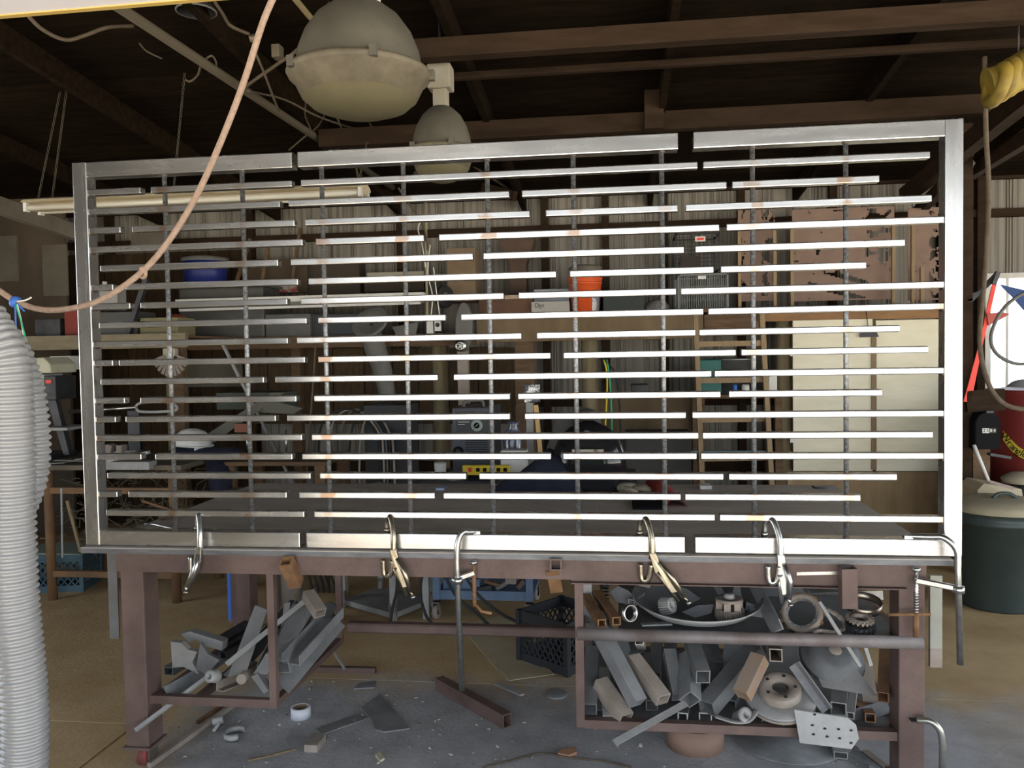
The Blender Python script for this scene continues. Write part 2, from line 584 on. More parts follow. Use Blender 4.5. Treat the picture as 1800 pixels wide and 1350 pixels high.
# --- side walls, front wall with doorway, roof
m_bwall = M('unpainted_inner_wall', (.07, .052, .036), .85, 0, (.11, .085, .06), 2, (1, 1, .4))
LY0, LY1, LZ0, LZ1 = -3.4, .4, .6, 2.9      # unseen opening added in the left wall to brighten the left floor
wl = MB().box((XL-.12, YF, 0), (XL, LY0, 5)).box((XL-.12, LY1, 0), (XL, YB+.1, 5)).box((XL-.12, LY0, 0), (XL, LY1, LZ0)).box((XL-.12, LY0, LZ1), (XL, LY1, 5)).build('wall_left', m_bwall, kind='structure')
RY0, RY1, RZ = -4.6, 2.3, 3.3            # side doorway, out of view to the right
wr = MB().box((XR, YF, 0), (XR+.12, RY0, 5)).box((XR, RY1, 0), (XR+.12, YB+.1, 5)).box((XR, RY0, RZ), (XR+.12, RY1, 5)).build('wall_right', m_bwall, kind='structure')
DX0, DX1, DZ = -.9, 8.0, 3.05
wf = MB().box((XL, YF-.12, 0), (DX0, YF, 5)).box((DX1, YF-.12, 0), (XR, YF, 5)).box((DX0, YF-.12, DZ), (DX1, YF, 5)).build('wall_front', m_bwall, kind='structure')
ce = bpy.data.objects.new('ceiling', None); C.objects.link(ce); ce['kind'] = 'structure'; ce.location = (0, 0, 3.3)
ce['label'] = 'dark wooden roof underside on rafters and beams'
y = YF-.6
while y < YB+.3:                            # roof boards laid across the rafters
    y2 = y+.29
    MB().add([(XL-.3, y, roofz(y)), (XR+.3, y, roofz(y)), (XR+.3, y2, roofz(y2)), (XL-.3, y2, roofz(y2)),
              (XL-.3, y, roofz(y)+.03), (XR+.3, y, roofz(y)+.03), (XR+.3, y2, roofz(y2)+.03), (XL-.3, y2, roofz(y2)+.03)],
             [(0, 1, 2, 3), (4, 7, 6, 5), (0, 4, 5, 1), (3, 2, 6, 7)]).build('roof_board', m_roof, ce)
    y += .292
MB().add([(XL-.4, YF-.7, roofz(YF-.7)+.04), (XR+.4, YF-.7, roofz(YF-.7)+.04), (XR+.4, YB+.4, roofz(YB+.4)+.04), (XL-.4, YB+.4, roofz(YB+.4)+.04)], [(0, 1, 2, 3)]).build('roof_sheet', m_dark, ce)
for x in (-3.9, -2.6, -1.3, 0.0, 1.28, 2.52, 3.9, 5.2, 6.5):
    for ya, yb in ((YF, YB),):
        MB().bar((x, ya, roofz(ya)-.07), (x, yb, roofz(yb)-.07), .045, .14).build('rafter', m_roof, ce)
def xbeam(pa, pb, y, h, w=.09, x0=XL):             # beam running across, its lower front edge through two points of the photograph
    a, b_ = at(*pa, y), at(*pb, y)
    z = (a.z+b_.z)/2
    MB().box((x0, y, z), (XR, y+w, z+h)).build('cross_beam', m_beam, ce, bev=.006)
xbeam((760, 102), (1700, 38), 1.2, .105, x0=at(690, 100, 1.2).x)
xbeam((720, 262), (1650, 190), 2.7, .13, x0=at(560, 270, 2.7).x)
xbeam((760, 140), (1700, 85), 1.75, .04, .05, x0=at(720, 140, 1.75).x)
m_darkplank = M('added_dark_plank', (.030, .019, .010), .9, 0, (.055, .036, .02), 5, (6, 1, 1), var=.3, spec=.1)
for k in range(13):                         # planks added to darken the left back corner
    x_ = -4.6+k*.235
    if x_ < at(440, 600, YB-.12).x:
        MB().box((x_, YB-.135, 0), (x_+.228, YB-.115, 2.86)).build('added_plank', m_darkplank, wb)
# king post hanging below the first beam and brace at the right
a = at(1150, 60, 2.6)
MB().box((a.x-.07, 2.62, at(1150, 225, 2.62).z), (a.x+.06, 2.74, 3.54)).build('hanging_post', m_beam, ce)
MB().bar(at(1830, 150, 1.9), at(1590, 345, 4.6), .09, .13).build('knee_brace', m_beam, ce)
MB().bar(at(1850, 215, 2.2), at(1640, 345, 4.9), .06, .10).build('knee_brace', m_beam, ce)
MB().bar(at(1655, 330, 3.6), at(1610, 375, 4.9), .06, .10).build('knee_brace', m_beam, ce)
MB().bar(at(905, 345, 4.3), at(850, 330, 4.6), .05, .09).build('knee_brace', m_beam, ce)
# left: pale rail and wall boards of the side bay
a, b_ = at(-20, 355, 2.6), at(135, 410, 3.6)
MB().bar(a, b_, .07, .13).build('trim_1', M('pale_weathered_board', (.15, .13, .10), .8, 0, (.20, .18, .14), 5), kind='structure')
for k, (x0, y0, x1, y1, yy) in enumerate(((-30, 415, 30, 495, 4.4), (75, 430, 118, 520, 4.4), (60, 525, 115, 575, 4.5), (230, 410, 300, 440, 4.7))):
    pbox(x0, y0, x1, y1, yy, .02).build('trim_%d' % (k+2), M('pale_wall_board', (.16, .145, .115), .8, 0, (.12, .105, .08), 4), kind='structure')
MB().box((-4.5, 4.42, 0), (-3.25, 4.46, 3.5)).build('wall_partition', m_bwall, kind='structure')
# ------------------------------------------------------------------ the welded gate
ZT = .96                                    # top of the welding table
GX0, GX1, GZ1, RS = -.056, 3.452, 2.573, .0635
gate = thing('steel_gate', 'bare steel gate panel of staggered horizontal bars clamped to table', 'gate', (GX0, 0, ZT+.002))
GO = wloc(gate)
def gbox(name, x0, x1, z0, z1, y0=0., y1=RS, mat=None, bev=.004):
    return MB().box((x0, y0, z0), (x1, y1, z1)).build(name, mat or {'bar': m_steel, 'stile': m_stile}.get(name, m_frame), gate, bev=bev)
gz0 = ZT+.003
def gx(px, py=600, y=0.0):
    return at(px, py, y).x
# stiles and the broken top and bottom rails
gbox('stile', GX0, GX0+RS, gz0, GZ1)
gbox('stile', GX1-RS, GX1, gz0, GZ1)
for a, b_ in ((None, 512), (522, 1192), (1219, None)):
    gbox('top_rail', GX0+RS if a is None else gx(a, 260), GX1-RS if b_ is None else gx(b_, 250), GZ1-RS, GZ1-.0006)
for a, b_ in ((None, 527), (538, 1204), (1222, None)):
    gbox('bottom_rail', GX0+RS if a is None else gx(a, 950), GX1-RS if b_ is None else gx(b_, 950), gz0, gz0+RS)
ROWS = [
 (None, 248, 266, 514, 530, 1227, 1237, 1635),
 (None, 493, 508, 896, 918, 1278, 1288, 1546),
 (None, 213, 233, 519, 537, 932, 960, 1192, 1206, 1638),
 (None, 533, 556, 746, 772, 1265, 1278, None),
 (177, 490, 512, 832, 850, 1203, 1223, 1591),
 (None, 200, 222, 525, 543, 978, 1002, 1255, 1268, 1523),
 (None, 230, 248, 506, 530, 886, 912, 1189, 1198, None),
 (175, 540, 560, 784, 811, 1237, 1246, None),
 (None, 507, 523, 917, 944, 1223, 1230, 1582),
 (None, 200, 210, 537, 560, 968, 991, 1294, 1304, 1632),
 (178, 465, 485, 770, 798, 1251, 1257, None),
 (None, 221, 248, 522, 553, 897, 911, 1267, 1282, 1551),
 (None, 205, 222, 486, 506, 897, 923, 1206, 1218, None),
 (None, 532, 549, 1228, 1236, 1640),
 (None, 250, 274, 515, 532, 969, 990, 1225, 1233, None),
 (190, 547, 563, 820, 843, 1272, 1282, 1577),
 (None, 208, 227, 505, 527, 765, 780, 1197, 1205, 1513),
 (188, 536, 553, 1257, 1266, None)]
BH = .0255
m_weld = M('weld_bead', (.09, .075, .07), .5, .7, (.16, .13, .11), 60)
for k, row in enumerate(ROWS):
    z = 2.448-k*.07925
    for i in range(0, len(row), 2):
        a, b_ = row[i], row[i+1]
        x0 = GX0+RS-.002 if a is None else at(a, 675-(z-1.75)*430, .006).x
        x1 = GX1-RS+.002 if b_ is None else at(b_, 675-(z-1.75)*430, .006).x
        gbox('bar', x0, x1, z-BH/2, z+BH/2, .006, .044, bev=.0038)
        for xx, s in ((GX0+RS, a), (GX1-RS, b_)):
            if s is None and ((s is a and i == 0 and xx < 1) or (s is b_ and xx > 1)):
                MB().tube([(xx, .008+q*.011, z-BH/2-.002) for q in range(4)], .0045, 6).build('weld', m_weld, gate)
for k in range(9):
    x = GX0+ROD0+k*ROD_S
    MB().cyl((x, .026, gz0+RS-.004), (x, .026, GZ1-RS+.004), .0095, 12).build('rod', m_rod, gate)
    for zz in (gz0+RS+.001, GZ1-RS-.001):
        MB().sphere((x, .026, zz), .0135, 5, (1, 1, .5)).build('weld', m_weld, gate)

# ------------------------------------------------------------------ the welding table
table = thing('welding_table', 'heavy brown steel welding table with thick scuffed plate top', 'table', (1.68, .8, 0))
TX0, TX1, TY0, TY1 = -.062, 3.412, -.028, 1.68
MB().box((TX0, TY0, ZT-.024), (TX1, TY1, ZT)).build('top_plate', m_plate, table, 'scuffed dark steel plate top', bev=.003)
MB().box((TX0+.001, TY0-.0012, ZT-.0235), (TX1-.001, TY0, ZT-.0035)).build('darkened_edge', M('darkened_edge_paint', (.12, .12, .125), .5, .4, (.20, .20, .21), 8, (1, 1, 4)), table)  # added dark strip, painted to offset the light on the plate lip
m_chalk = M('chalk', (.50, .48, .44), .95)
for p, q in (((1483, 945), (1445, 908)), ((1405, 883), (1383, 858)), ((1332, 940), (1300, 900)), ((1283, 880), (1268, 858)), ((640, 915), (690, 872)), ((800, 945), (850, 880)), ((925, 895), (935, 878)), ((1045, 940), (1050, 880)), ((660, 948), (720, 900))):
    a, b_ = fl(*p, ZT), fl(*q, ZT)
    MB().bar(a+V(0, 0, .0003), b_+V(0, 0, .0003), .005, .0006).build('chalk_line', m_chalk, table)
x0, x1 = at(206, 985, 0).x, at(1626, 1000, 0).x
MB().box((x0, -.014, ZT-.104), (x1, .05, ZT-.0245)).build('front_rail', m_rust, table)
MB().box((x0, TY1-.09, ZT-.105), (x1, TY1-.03, ZT-.025)).build('rear_rail', m_rust, table)
for x in (x0+.03, x1-.03):
    MB().box((x-.03, .05, ZT-.105), (x+.03, TY1-.09, ZT-.025)).build('side_rail', m_rust, table)
def leg(px0, px1, y, z0=.10, dep=.115):
    a, b_ = at(px0, 1150, y).x, at(px1, 1150, y).x
    MB().box((a, y, z0), (b_, y+dep, ZT-.026)).build('leg', m_rust, table, bev=.006)
    return a, b_
la, lb = leg(216, 256, .0)
ra, rb = leg(1580, 1626, .0)
leg(404, 442, 1.56)
MB().box((rb-.12, 1.56, .1), (rb-.02, 1.66, ZT-.026)).build('leg', m_rust, table, bev=.006)
m_weldrust = M('weld_on_rust', (.26, .18, .15), .6, .3)
for a, b_, y in ((la, lb, 0), (ra, rb, 0)):   # foot plates and swivel casters
    fp = MB().box((a-.012, y-.012, .088), (b_+.012, y+.127, .1)).build('foot_plate', m_rust, table, bev=.002)
    cx = (a+b_)/2+.01
    MB().channel((cx, y+.02, .088), (cx, y+.09, .088), .06, .058, .007, up=(0, 0, -1)).build('caster_fork', m_chrome, table)
    MB().cyl((cx-.02, y+.05, .045), (cx+.02, y+.05, .045), .045, 20).build('caster_wheel', M('red_caster', (.35, .04, .03), .6, 0, (.1, .05, .045), 12), table)
for cx, y in ((at(423, 1100, 1.6).x, 1.61), (rb-.07, 1.61)):
    MB().channel((cx, y-.03, .1), (cx, y+.03, .1), .06, .07, .007, up=(0, 0, -1)).build('caster_fork', m_chrome, table)
    MB().cyl((cx-.02, y, .045), (cx+.02, y, .045), .045, 20).build('caster_wheel', m_rubber, table)

# left scrap rack hung under the table
ZL = .315
xl0, xl1 = lb, at(487, 1200, .03).x
MB().box((xl1-.03, .02, ZL-.035), (xl1, .05, ZT-.1)).build('rack_post', m_rust, table)
MB().box((xl0, .02, ZL-.035), (xl1-.03, .05, ZL)).build('rack_rail', m_rust, table)
rv = fl(598, 1120, .31)
MB().box((rv.x-.015, rv.y-.015, ZL-.03), (rv.x+.015, rv.y+.015, ZT-.1)).build('rack_post', m_rust, table)
MB().bar((xl1-.015, .05, ZL-.02), (rv.x, rv.y-.015, ZL-.02), .03, .03).build('rack_rail', m_rust, table)
MB().box((xl0-.03, rv.y, ZL-.035), (rv.x-.015, rv.y+.03, ZL-.005)).build('rack_rail', m_rust, table)
MB().bar((xl0+.2, .05, ZL-.02), (xl0+.2, rv.y, ZL-.02), .03, .03).build('rack_rail', m_rust, table)
MB().bar((xl0+.02, .05, ZL-.02), (xl0+.02, rv.y, ZL-.02), .03, .03).build('rack_rail', m_rust, table)
# long stretcher between the racks
a = V(rv.x+.015, .9, .335); b_ = V(at(1012, 1120, .9).x, .9, .335)
MB().bar(a, b_, .06, .05, ch=.008).build('stretcher', m_rust, table)
# right scrap rack
xr0, xr1 = at(1012, 1150, .03).x, ra
ZR = .275
MB().box((xr0, .015, ZR-.02), (xr0+.033, .05, .86)).build('rack_post', m_rust, table)
MB().box((xr0+.033, .012, ZR-.022), (xr1, .05, ZR+.012)).build('rack_rail', m_rust, table)
MB().cyl((xr0+.01, .0, .637), (rb-.01, -.0, .637), .024, 20).build('rack_pipe', M('dusty_brown_pipe', (.15, .115, .105), .6, .3, (.26, .235, .235), 5, (1, 1, 1)), table)
MB().angle((xr0-.01, -.005, .845), (xr1+.02, -.005, .845), .03, .004, up=(0, 0, 1)).build('rack_angle', m_rust, table)
MB().box((xr0, .82, ZR-.02), (xr0+.033, .86, .86)).build('rack_post', m_rust, table)
for z in (ZR-.004, .615):
    MB().box((xr0+.033, .83, z-.018), (rb-.02, .86, z+.016)).build('rack_rail', m_rust, table)
    for x in (xr0+.017, xr1+.05):
        MB().box((x-.015, .05, z-.018), (x+.015, .83, z+.014)).build('rack_rail', m_rust, table)
MB().box((xr0+.17, .07, .628), (xr1+.03, .82, .634)).build('rack_shelf', m_dust, table)
MB().box((xr0+.035, .052, ZR-.012), (xr1+.03, .826, ZR-.004)).build('rack_floor', m_dust, table)
# square receiver sockets welded to the rail
MB().sqtube(at(503, 986, -.075), at(521, 1026, .0), .05, .05, .006, up=(0, -1, .3)).build('socket', m_rustor, table)
MB().sqtube(at(1490, 997, -.06), at(1491, 1066, -.055), .055, .055, .006, up=(0, -1, 0)).build('socket', m_rust, table)
MB().sqtube(at(977, 993, -.06), at(977, 990, .03), .046, .046, .006).build('socket', m_rust, table)
MB().bar(at(971, 1003, -.02), at(979, 1040, .04), .05, .012, up=(0, -1, 0)).build('socket_brace', m_rustor, table)
# straps hanging at both ends
a = at(196, 972, .12); MB().box((a.x-.022, .12, .52), (a.x+.022, .128, a.z)).build('side_strap', M('grey_strap', (.20, .205, .21), .5, .4, (.14, .12, .10), 4), table)
a = at(1646, 1012, .12); MB().box((a.x-.022, .12, .52), (a.x+.022, .14, a.z)).build('side_strap', M('sage_painted_strap', (.36, .36, .31), .7, 0, (.30, .29, .25), 6), table)
a2 = at(1646, 1170, .12); MB().box((a.x-.0222, .1195, .50), (a.x+.0222, .1405, .575)).build('strap_end', m_dustbr, table)

# ------------------------------------------------------------------ clamps
def locking_clamp(px, label, hd, mat):
    """C-shaped locking pliers: the jaw reaches over the rail, the grips hang in front; hd leans the grips sideways"""
    xc = at(px, 955, -.03).x
    z0 = ZT
    t = thing('locking_clamp', label, 'clamp', (xc, -.035, ZT-.20), 'locking clamps along the gate bottom rail')
    s = -1 if hd >= 0 else 1
    P = lambda x, y, z: V(xc+x, y, z0+z)
    w = .018
    pts = [P(-.045*1, .034, .080), P(-.042, .030, .115), P(-.030, .016, .135), P(-.018, -.004, .128), P(-.004, -.024, .085), P(0, -.034, .045), P(.0, -.036, -.012)]
    MB().tube(smooth_path(pts, 4), .0125, 8, flat=.72).build('jaw', mat, t)
    MB().cyl(P(-.046, .034, .067), P(-.045, .034, .082), .013, 12).build('jaw_pad', mat, t)
    body = [P(-.012, -.048, .012), P(.013, -.048, .012), P(.022+hd*.2, -.048, -.05), P(.026+hd*.75, -.05, -.135), P(.004+hd*.75, -.05, -.139), P(-.010+hd*.2, -.048, -.06)]
    MB().poly(body, (0, .018, 0)).build('grip_body', mat, t, bev=.002)
    MB().tube([P(.012+hd*.15, -.052, -.02), P(.030+hd*.5, -.062, -.08), P(.028+hd, -.058, -.150)], [.009, .011, .009], 8).build('grip', mat, t)
    MB().tube([P(-.002+hd*.2, -.044, -.06), P(.0+hd*.6, -.03, -.115), P(.004+hd*1.05, -.034, -.175)], [.008, .008, .006], 8, flat=1.5).build('release_lever', mat, t)
    k = MB().tube([P(.024+hd, -.058, -.146), P(.032+hd*1.13, -.059, -.17)], .0055, 10).build('adjust_screw', mat, t)
    MB().cyl(P(.031+hd*1.12, -.059, -.168), P(.033+hd*1.16, -.0595, -.176), .0095, 12).build('screw_knob', m_chrome, k)
    MB().tube(smooth_path([P(-.004, -.042, -.03), P(-.012, -.039, -.085), P(-.03, -.036, -.098), P(-.043, -.034, -.085), P(-.044, -.034, -.03)], 4), .0075, 8, flat=1.4).build('lower_jaw', mat, t)
    return t
locking_clamp(352, 'shiny locking clamp leftmost on the gate, handle leaning left', -.075, m_chrome)
locking_clamp(692, 'brassy locking clamp beside the long bar clamp, handle leaning right', .045, m_brass)
locking_clamp(1146, 'brassy locking clamp beside the gap at right in bottom rail', .09, m_brass)
locking_clamp(1371, 'bright locking clamp nearest the gear-filled rack end, handle nearly upright', .0, m_chrome)

def bar_clamp(label, xb, lean, zend, tipdx, tz, mat, scdx, tbar=True):
    """heavy bar bent over at the top; a sliding arm below carries the pressing screw"""
    t = thing('bar_clamp', label, 'clamp', (xb, -.07, zend), 'long bar clamps on the gate')
    z1 = ZT+.055
    pts = [V(xb+tipdx, -.028, ZT+.085), V(xb+tipdx*.55, -.046, ZT+.088), V(xb+tipdx*.28, -.062, ZT+.088), V(xb-.004*(1 if tipdx < 0 else -1), -.072, ZT+.045), V(xb, -.074, ZT-.03), V(xb+lean, -.080, zend)]
    sp = smooth_path(pts[:5], 5)+[pts[5]]
    MB().tube(sp, [.0095]*3+[.0115]*(len(sp)-3), 10, flat=1.15).build('bar', mat, t)
    MB().box(pts[0]+V(-.018, -.012, -.010), pts[0]+V(.014, .014, .004)).build('jaw_pad', mat, t, bev=.002)
    zs = ZT-.085
    sx_ = xb+scdx
    arm = MB().bar((xb+(.02 if scdx < 0 else -.02), -.078, zs-.012), (sx_, -.05, zs+.012), .018, .022, ch=.004).build('sliding_arm', mat, t)
    MB().lathe([(.014, -.012), (.021, -.012), (.021, .012), (.014, .012)], (xb+lean*.15, -.076, zs-.012), 16).build('collar', mat, arm)
    sw = MB().tube([(sx_, -.048, ZT-.034), (sx_, -.048, zs-.12)], .0075, 10)
    for q in range(13):
        sw.lathe([(.0075, -.002), (.0095, 0), (.0075, .002)], (sx_, -.048, zs+.02-q*.0105), 10)
    sc = sw.build('screw', m_chrome if tbar else m_rustor, t)
    MB().lathe([(.006, 0), (.015, 0), (.016, .012), (.008, .016)], (sx_, -.048, ZT-.04), 14, caps=True).build('screw_pad', m_chrome, sc)
    if tbar:
        MB().tube([(sx_, -.048, zs-.11), (sx_, -.048, zs-.20)], .011, 10).build('screw_shank', m_rustor, sc)
        MB().tube([(sx_-.10, -.05, zs-.118), (sx_+.05, -.05, zs-.113)], .006, 10).build('tee_handle', m_rustor, sc)
    else:
        MB().tube([(sx_, -.048, zs-.11), (sx_+.03, -.055, zs-.14), (sx_+.07, -.06, zs-.145)], .006, 8).build('tee_handle', m_rustor, sc)
a = at(803, 990, -.075)
bar_clamp('long chrome bar clamp hanging down near the middle of table', a.x, at(812, 1215, -.08).x-a.x, at(812, 1213, -.08).z, .075, 0, m_chrome, .062, False)
a = at(1684, 990, -.075)
bar_clamp('heavy bar clamp with tee-handle screw at gate right corner', a.x, at(1688, 1168, -.08).x-a.x, at(1687, 1168, -.08).z, -.155, 0, m_chrome, -.135)
# clamp hooked on the right leg
t = thing('leg_clamp', 'bent steel clamp bar hooked on the lower right table leg', 'clamp', at(1655, 1350, -.05))
MB().tube(smooth_path([at(1612, 1266, -.03), at(1636, 1268, -.05), at(1652, 1284, -.06), at(1657, 1310, -.06)], 5)+[at(1656, 1375, -.06)], .0125, 10).build('bar', M('zinc_plated', (.45, .46, .42), .35, .9, (.36, .35, .30), 12), t)
MB().box(at(1603, 1270, -.035), at(1618, 1262, -.001)).build('jaw_pad', m_dark, t)
# ------------------------------------------------------------------ scrap steel in the racks
def sq(label, p, q, w, h=None, mat=m_dust, name='square_tube', t=.0045, up=None, group=None, cat='scrap'):
    """offcut of hollow square tube between two points (px, py, depth)"""
    return MB().sqtube(at(*p), at(*q), w, h or w, t, up).build(name, mat, None, label, cat, group)
def flat(label, p, q, w, t=.006, mat=m_dust, name='flat_bar', up=(0, -1, .6), cat='scrap', group=None):
    return MB().bar(at(*p), at(*q), w, t, up).build(name, mat, None, label, cat, group)
def outl(label, pts, y, t=.006, mat=m_dust, name='steel_offcut', dirv=(0, 1, 0), cat='scrap', group=None, slope=0.):
    """flat plate cut to an outline, standing or leaning; slope = depth gained per pixel of height"""
    y0 = max(p[1] for p in pts)
    return MB().poly([at(p[0], p[1], y+(y0-p[1])*slope) for p in pts], Vector(dirv)*t).build(name, mat, None, label, cat, group)
GL, GR, GU = 'scrap offcuts in the left rack', 'scrap offcuts in the lower right rack', 'parts on the upper right shelf'
# left rack
outl('wide pale flat plate leaning in the left rack behind its post', [(400, 1190), (432, 1184), (470, 1072), (448, 1064)], .10, mat=m_dustlt, slope=.003, group=GL)
flat('long thin flat bar lying diagonally across the left rack pile', (398, 1168, .07), (536, 1056, .36), .022, .005, m_dustlt, up=(0, -1, .4), group=GL)
sq('short tan square tube stub on top of the left rack pile', (541, 1044, .30), (563, 1078, .22), .052, .045, m_dustbr, group=GL)
sq('dark wide square tube rising right behind the left rack post', (492, 1172, .10), (532, 1072, .42), .085, .07, m_dust, group=GL)
MB().channel(at(512, 1168, .10), at(590, 1082, .50), .085, .05, .005, (0, -.6, .8)).build('channel_iron', m_dust, None, 'big U-channel with bright cut end in the left rack', 'scrap', GL)
MB().channel(at(466, 1182, .12), at(500, 1110, .35), .06, .04, .005, (0, -.8, .6)).build('channel_iron', m_dust, None, 'short dark U-channel just left of the left rack post', 'scrap', GL)
flat('wide dark flat bar at the pile bottom right of rack post', (497, 1208, .08), (596, 1092, .56), .075, .008, up=(.5, -1, .5), group=GL)
MB().cyl(at(424, 1194, .06), at(446, 1170, .30), .021, 18).build('pipe_offcut', m_dustbr, None, 'short rusty round pipe at the left rack bottom', 'scrap', GL)
MB().angle(at(286, 1206, .07), at(352, 1170, .26), .07, .006, (.3, -1, .2)).build('angle_iron', m_dust, None, 'wide angle iron at the left end of left rack', 'scrap', GL)
outl('torn bent bracket plate with notched edge atop left rack', [(300, 1128), (318, 1130), (330, 1142), (346, 1146), (338, 1164), (350, 1186), (322, 1172), (303, 1174)], .16, .03, m_dustlt, slope=-.0006, group=GL)
outl('arched bracket plate at the far side of left rack', [(318, 1114), (334, 1110), (366, 1120), (392, 1128), (390, 1144), (362, 1136), (345, 1124), (332, 1130)], .28, .05, m_dustlt, group=GL)
outl('folded triangular sheet standing in the middle of left rack', [(352, 1130), (366, 1150), (386, 1160), (364, 1186), (344, 1176)], .14, .02, m_dust, group=GL)
t = MB().lathe([(.012, 0), (.026, 0), (.030, .015), (.026, .03), (.026, .05), (.018, .055), (.012, .055), (.012, 0)], at(382, 1188, .07), 18, (-.2, -.9, .3)).build('pipe_coupling', m_dustlt, None, 'small flanged pipe coupling in the left rack', 'coupling', GL)
flat('thin square rod running from left rack down past table leg', (238, 1284, -.05), (362, 1192, .12), .016, .014, m_dustlt, name='steel_rod', group=GL)
for k, (p, q, lb_) in enumerate((((385, 1128, .45), (436, 1098, .62), 'uppermost'), ((390, 1140, .42), (438, 1110, .6), 'middle'), ((392, 1152, .38), (440, 1126, .55), 'lowest'))):
    sq('dark square tube, %s of three at the back of left rack' % lb_, p, q, .04, mat=m_dark, group=GL)
outl('cut corner gusset plate at the left rack bottom rail', [(442, 1190), (452, 1184), (472, 1214), (464, 1220)], .075, .04, m_dust, group=GL)
outl('dark triangular offcut right of the round pipe offcut', [(446, 1184), (468, 1148), (484, 1160), (470, 1186)], .09, .03, m_dust, group=GL)
outl('curved dark plate scrap at the top right of left rack', [(528, 1080), (548, 1072), (580, 1058), (590, 1064), (584, 1086), (556, 1088)], .45, .01, m_dark, group=GL)
MB().angle(at(380, 1214, .07), at(420, 1198, .2), .04, .005).build('angle_iron', m_dustbr, None, 'small brown angle offcut on the left rack bottom', 'scrap', GL)
sq('long dark square tube crossing behind the left rack post', (430, 1160, .30), (520, 1062, .60), .05, mat=m_dark, group=GL)
sq('dusty square tube low in the left rack right half', (506, 1196, .16), (572, 1120, .50), .05, mat=m_dust, group=GL)
MB().angle(at(470, 1150, .22), at(512, 1066, .50), .05, .005, (.4, -1, .2)).build('angle_iron', m_dust, None, 'upright angle iron directly behind the left rack post', 'scrap', GL)
flat('narrow pale strip standing near the rear rack post', (498, 1120, .40), (505, 1060, .55), .03, .005, m_dustlt, group=GL)
flat('dark flat bar sloping beneath the wide pale plate', (330, 1200, .30), (430, 1130, .55), .05, .008, m_dust, group=GL)
sq('short dusty tube at the left end under arched bracket', (296, 1180, .30), (345, 1150, .50), .05, .04, m_dust, group=GL)
outl('small dusty gusset at the centre of left rack', [(392, 1186), (412, 1168), (430, 1178), (410, 1198)], .20, .02, m_dust, group=GL)
flat('thin bright-edged sheet on the right side of left rack', (530, 1148, .34), (566, 1108, .50), .07, .004, m_dustlt, up=(.6, -1, .6), group=GL)
# right rack, lower level
sq('dusty square tube wedged left of the brown closed-end tube', (1052, 1256, .12), (1046, 1180, .45), .045, group=GR)
sq('dusty square tube filling the gap left of rack centre', (1146, 1240, .14), (1136, 1160, .45), .05, group=GR)
sq('dark tube leaning right behind the debris-filled tube', (1270, 1226, .25), (1232, 1140, .5), .055, group=GR)
sq('dusty tube low behind the big diagonal tube', (1282, 1240, .22), (1300, 1180, .5), .055, .05, m_dust, group=GR)
flat('wide dusty flat under the longest square tube', (1098, 1240, .25), (1080, 1170, .5), .07, .008, m_dust, group=GR)
flat('dusty flat leaning left of the upright leg tube', (1530, 1236, .25), (1520, 1165, .45), .06, .008, m_dustbr, group=GR)
MB().angle(at(1330, 1215, .45), at(1322, 1130, .6), .05, .005, (.4, -1, .2)).build('angle_iron', m_dust, None, 'upright angle iron at the rack back above brake disc', 'scrap', GR)
sq('rusty short tube at rack bottom right under the slim tube', (1530, 1262, .10), (1515, 1236, .35), .04, .035, m_rustor, group=GR)
flat('dusty strip on the shelf in front of dished sheet', (1128, 1098, .05), (1180, 1096, .07), .03, .006, m_dust, up=(0, 0, 1), group=GU)
sq('small dusty tube stub at the shelf left behind ring clamp', (1110, 1060, .22), (1128, 1046, .34), .03, mat=m_dustlt, group=GU)
sq('upright square tube with open end beside right rack post', (1037, 1247, .065), (1041, 1144, .42), .056, group=GR)
sq('small square tube end at the right rack bottom left', (1069, 1266, .055), (1062, 1180, .40), .042, mat=m_dustlt, group=GR)
sq('brownish square tube with closed dusty end, lower left of rack', (1100, 1264, .03), (1054, 1200, .16), .060, .055, m_dustbr, group=GR)
sq('longest square tube, open end showing, steeply crossing right rack', (1122, 1236, .045), (1030, 1062, .30), .058, group=GR)
sq('tan square tube offcut in the middle left of right rack', (1166, 1230, .05), (1112, 1158, .22), .058, .05, m_dustbr, group=GR)
sq('dark upright tube behind the tan offcut in right rack', (1152, 1190, .35), (1155, 1122, .60), .05, group=GR)
sq('upright square tube left of centre in right rack', (1192, 1226, .12), (1176, 1146, .30), .05, .045, group=GR)
sq('square tube with debris-filled end under the rack pipe', (1236, 1190, .06), (1214, 1126, .32), .056, group=GR)
sq('upright tube with bright open end in rack centre', (1213, 1230, .05), (1211, 1152, .28), .06, .065, m_dust, up=(.3, -1, 0), group=GR)
sq('big diagonal square tube rising right in rack centre', (1242, 1244, .05), (1326, 1144, .32), .07, .065, m_dust, group=GR)
sq('tan square tube with rusty orange edge beside brake disc', (1304, 1222, .02), (1336, 1156, .12), .06, .055, M('rust_edged_tube', (.30, .23, .18), .7, .1, (.34, .15, .05), 6, lo=.45, hi=.75), group=GR)
sq('dark tube at the back behind the longest square tube', (1120, 1160, .5), (1098, 1125, .66), .07, group=GR)
sq('little square tube end hanging under the rack pipe', (1124, 1126, .10), (1128, 1135, .45), .036, mat=m_dustlt, group=GR)
sq('dark tube back row between the upright tubes', (1180, 1165, .45), (1178, 1122, .62), .055, group=GR)
sq('dark back tube right of rack centre', (1262, 1172, .40), (1246, 1122, .62), .05, group=GR)
sq('square tube with sawn end high under the rack pipe at right', (1364, 1152, .10), (1350, 1128, .40), .05, mat=m_dustbr, group=GR)
sq('short square tube with bright open end under the plate', (1474, 1246, .06), (1478, 1196, .34), .058, .05, m_dustlt, group=GR)
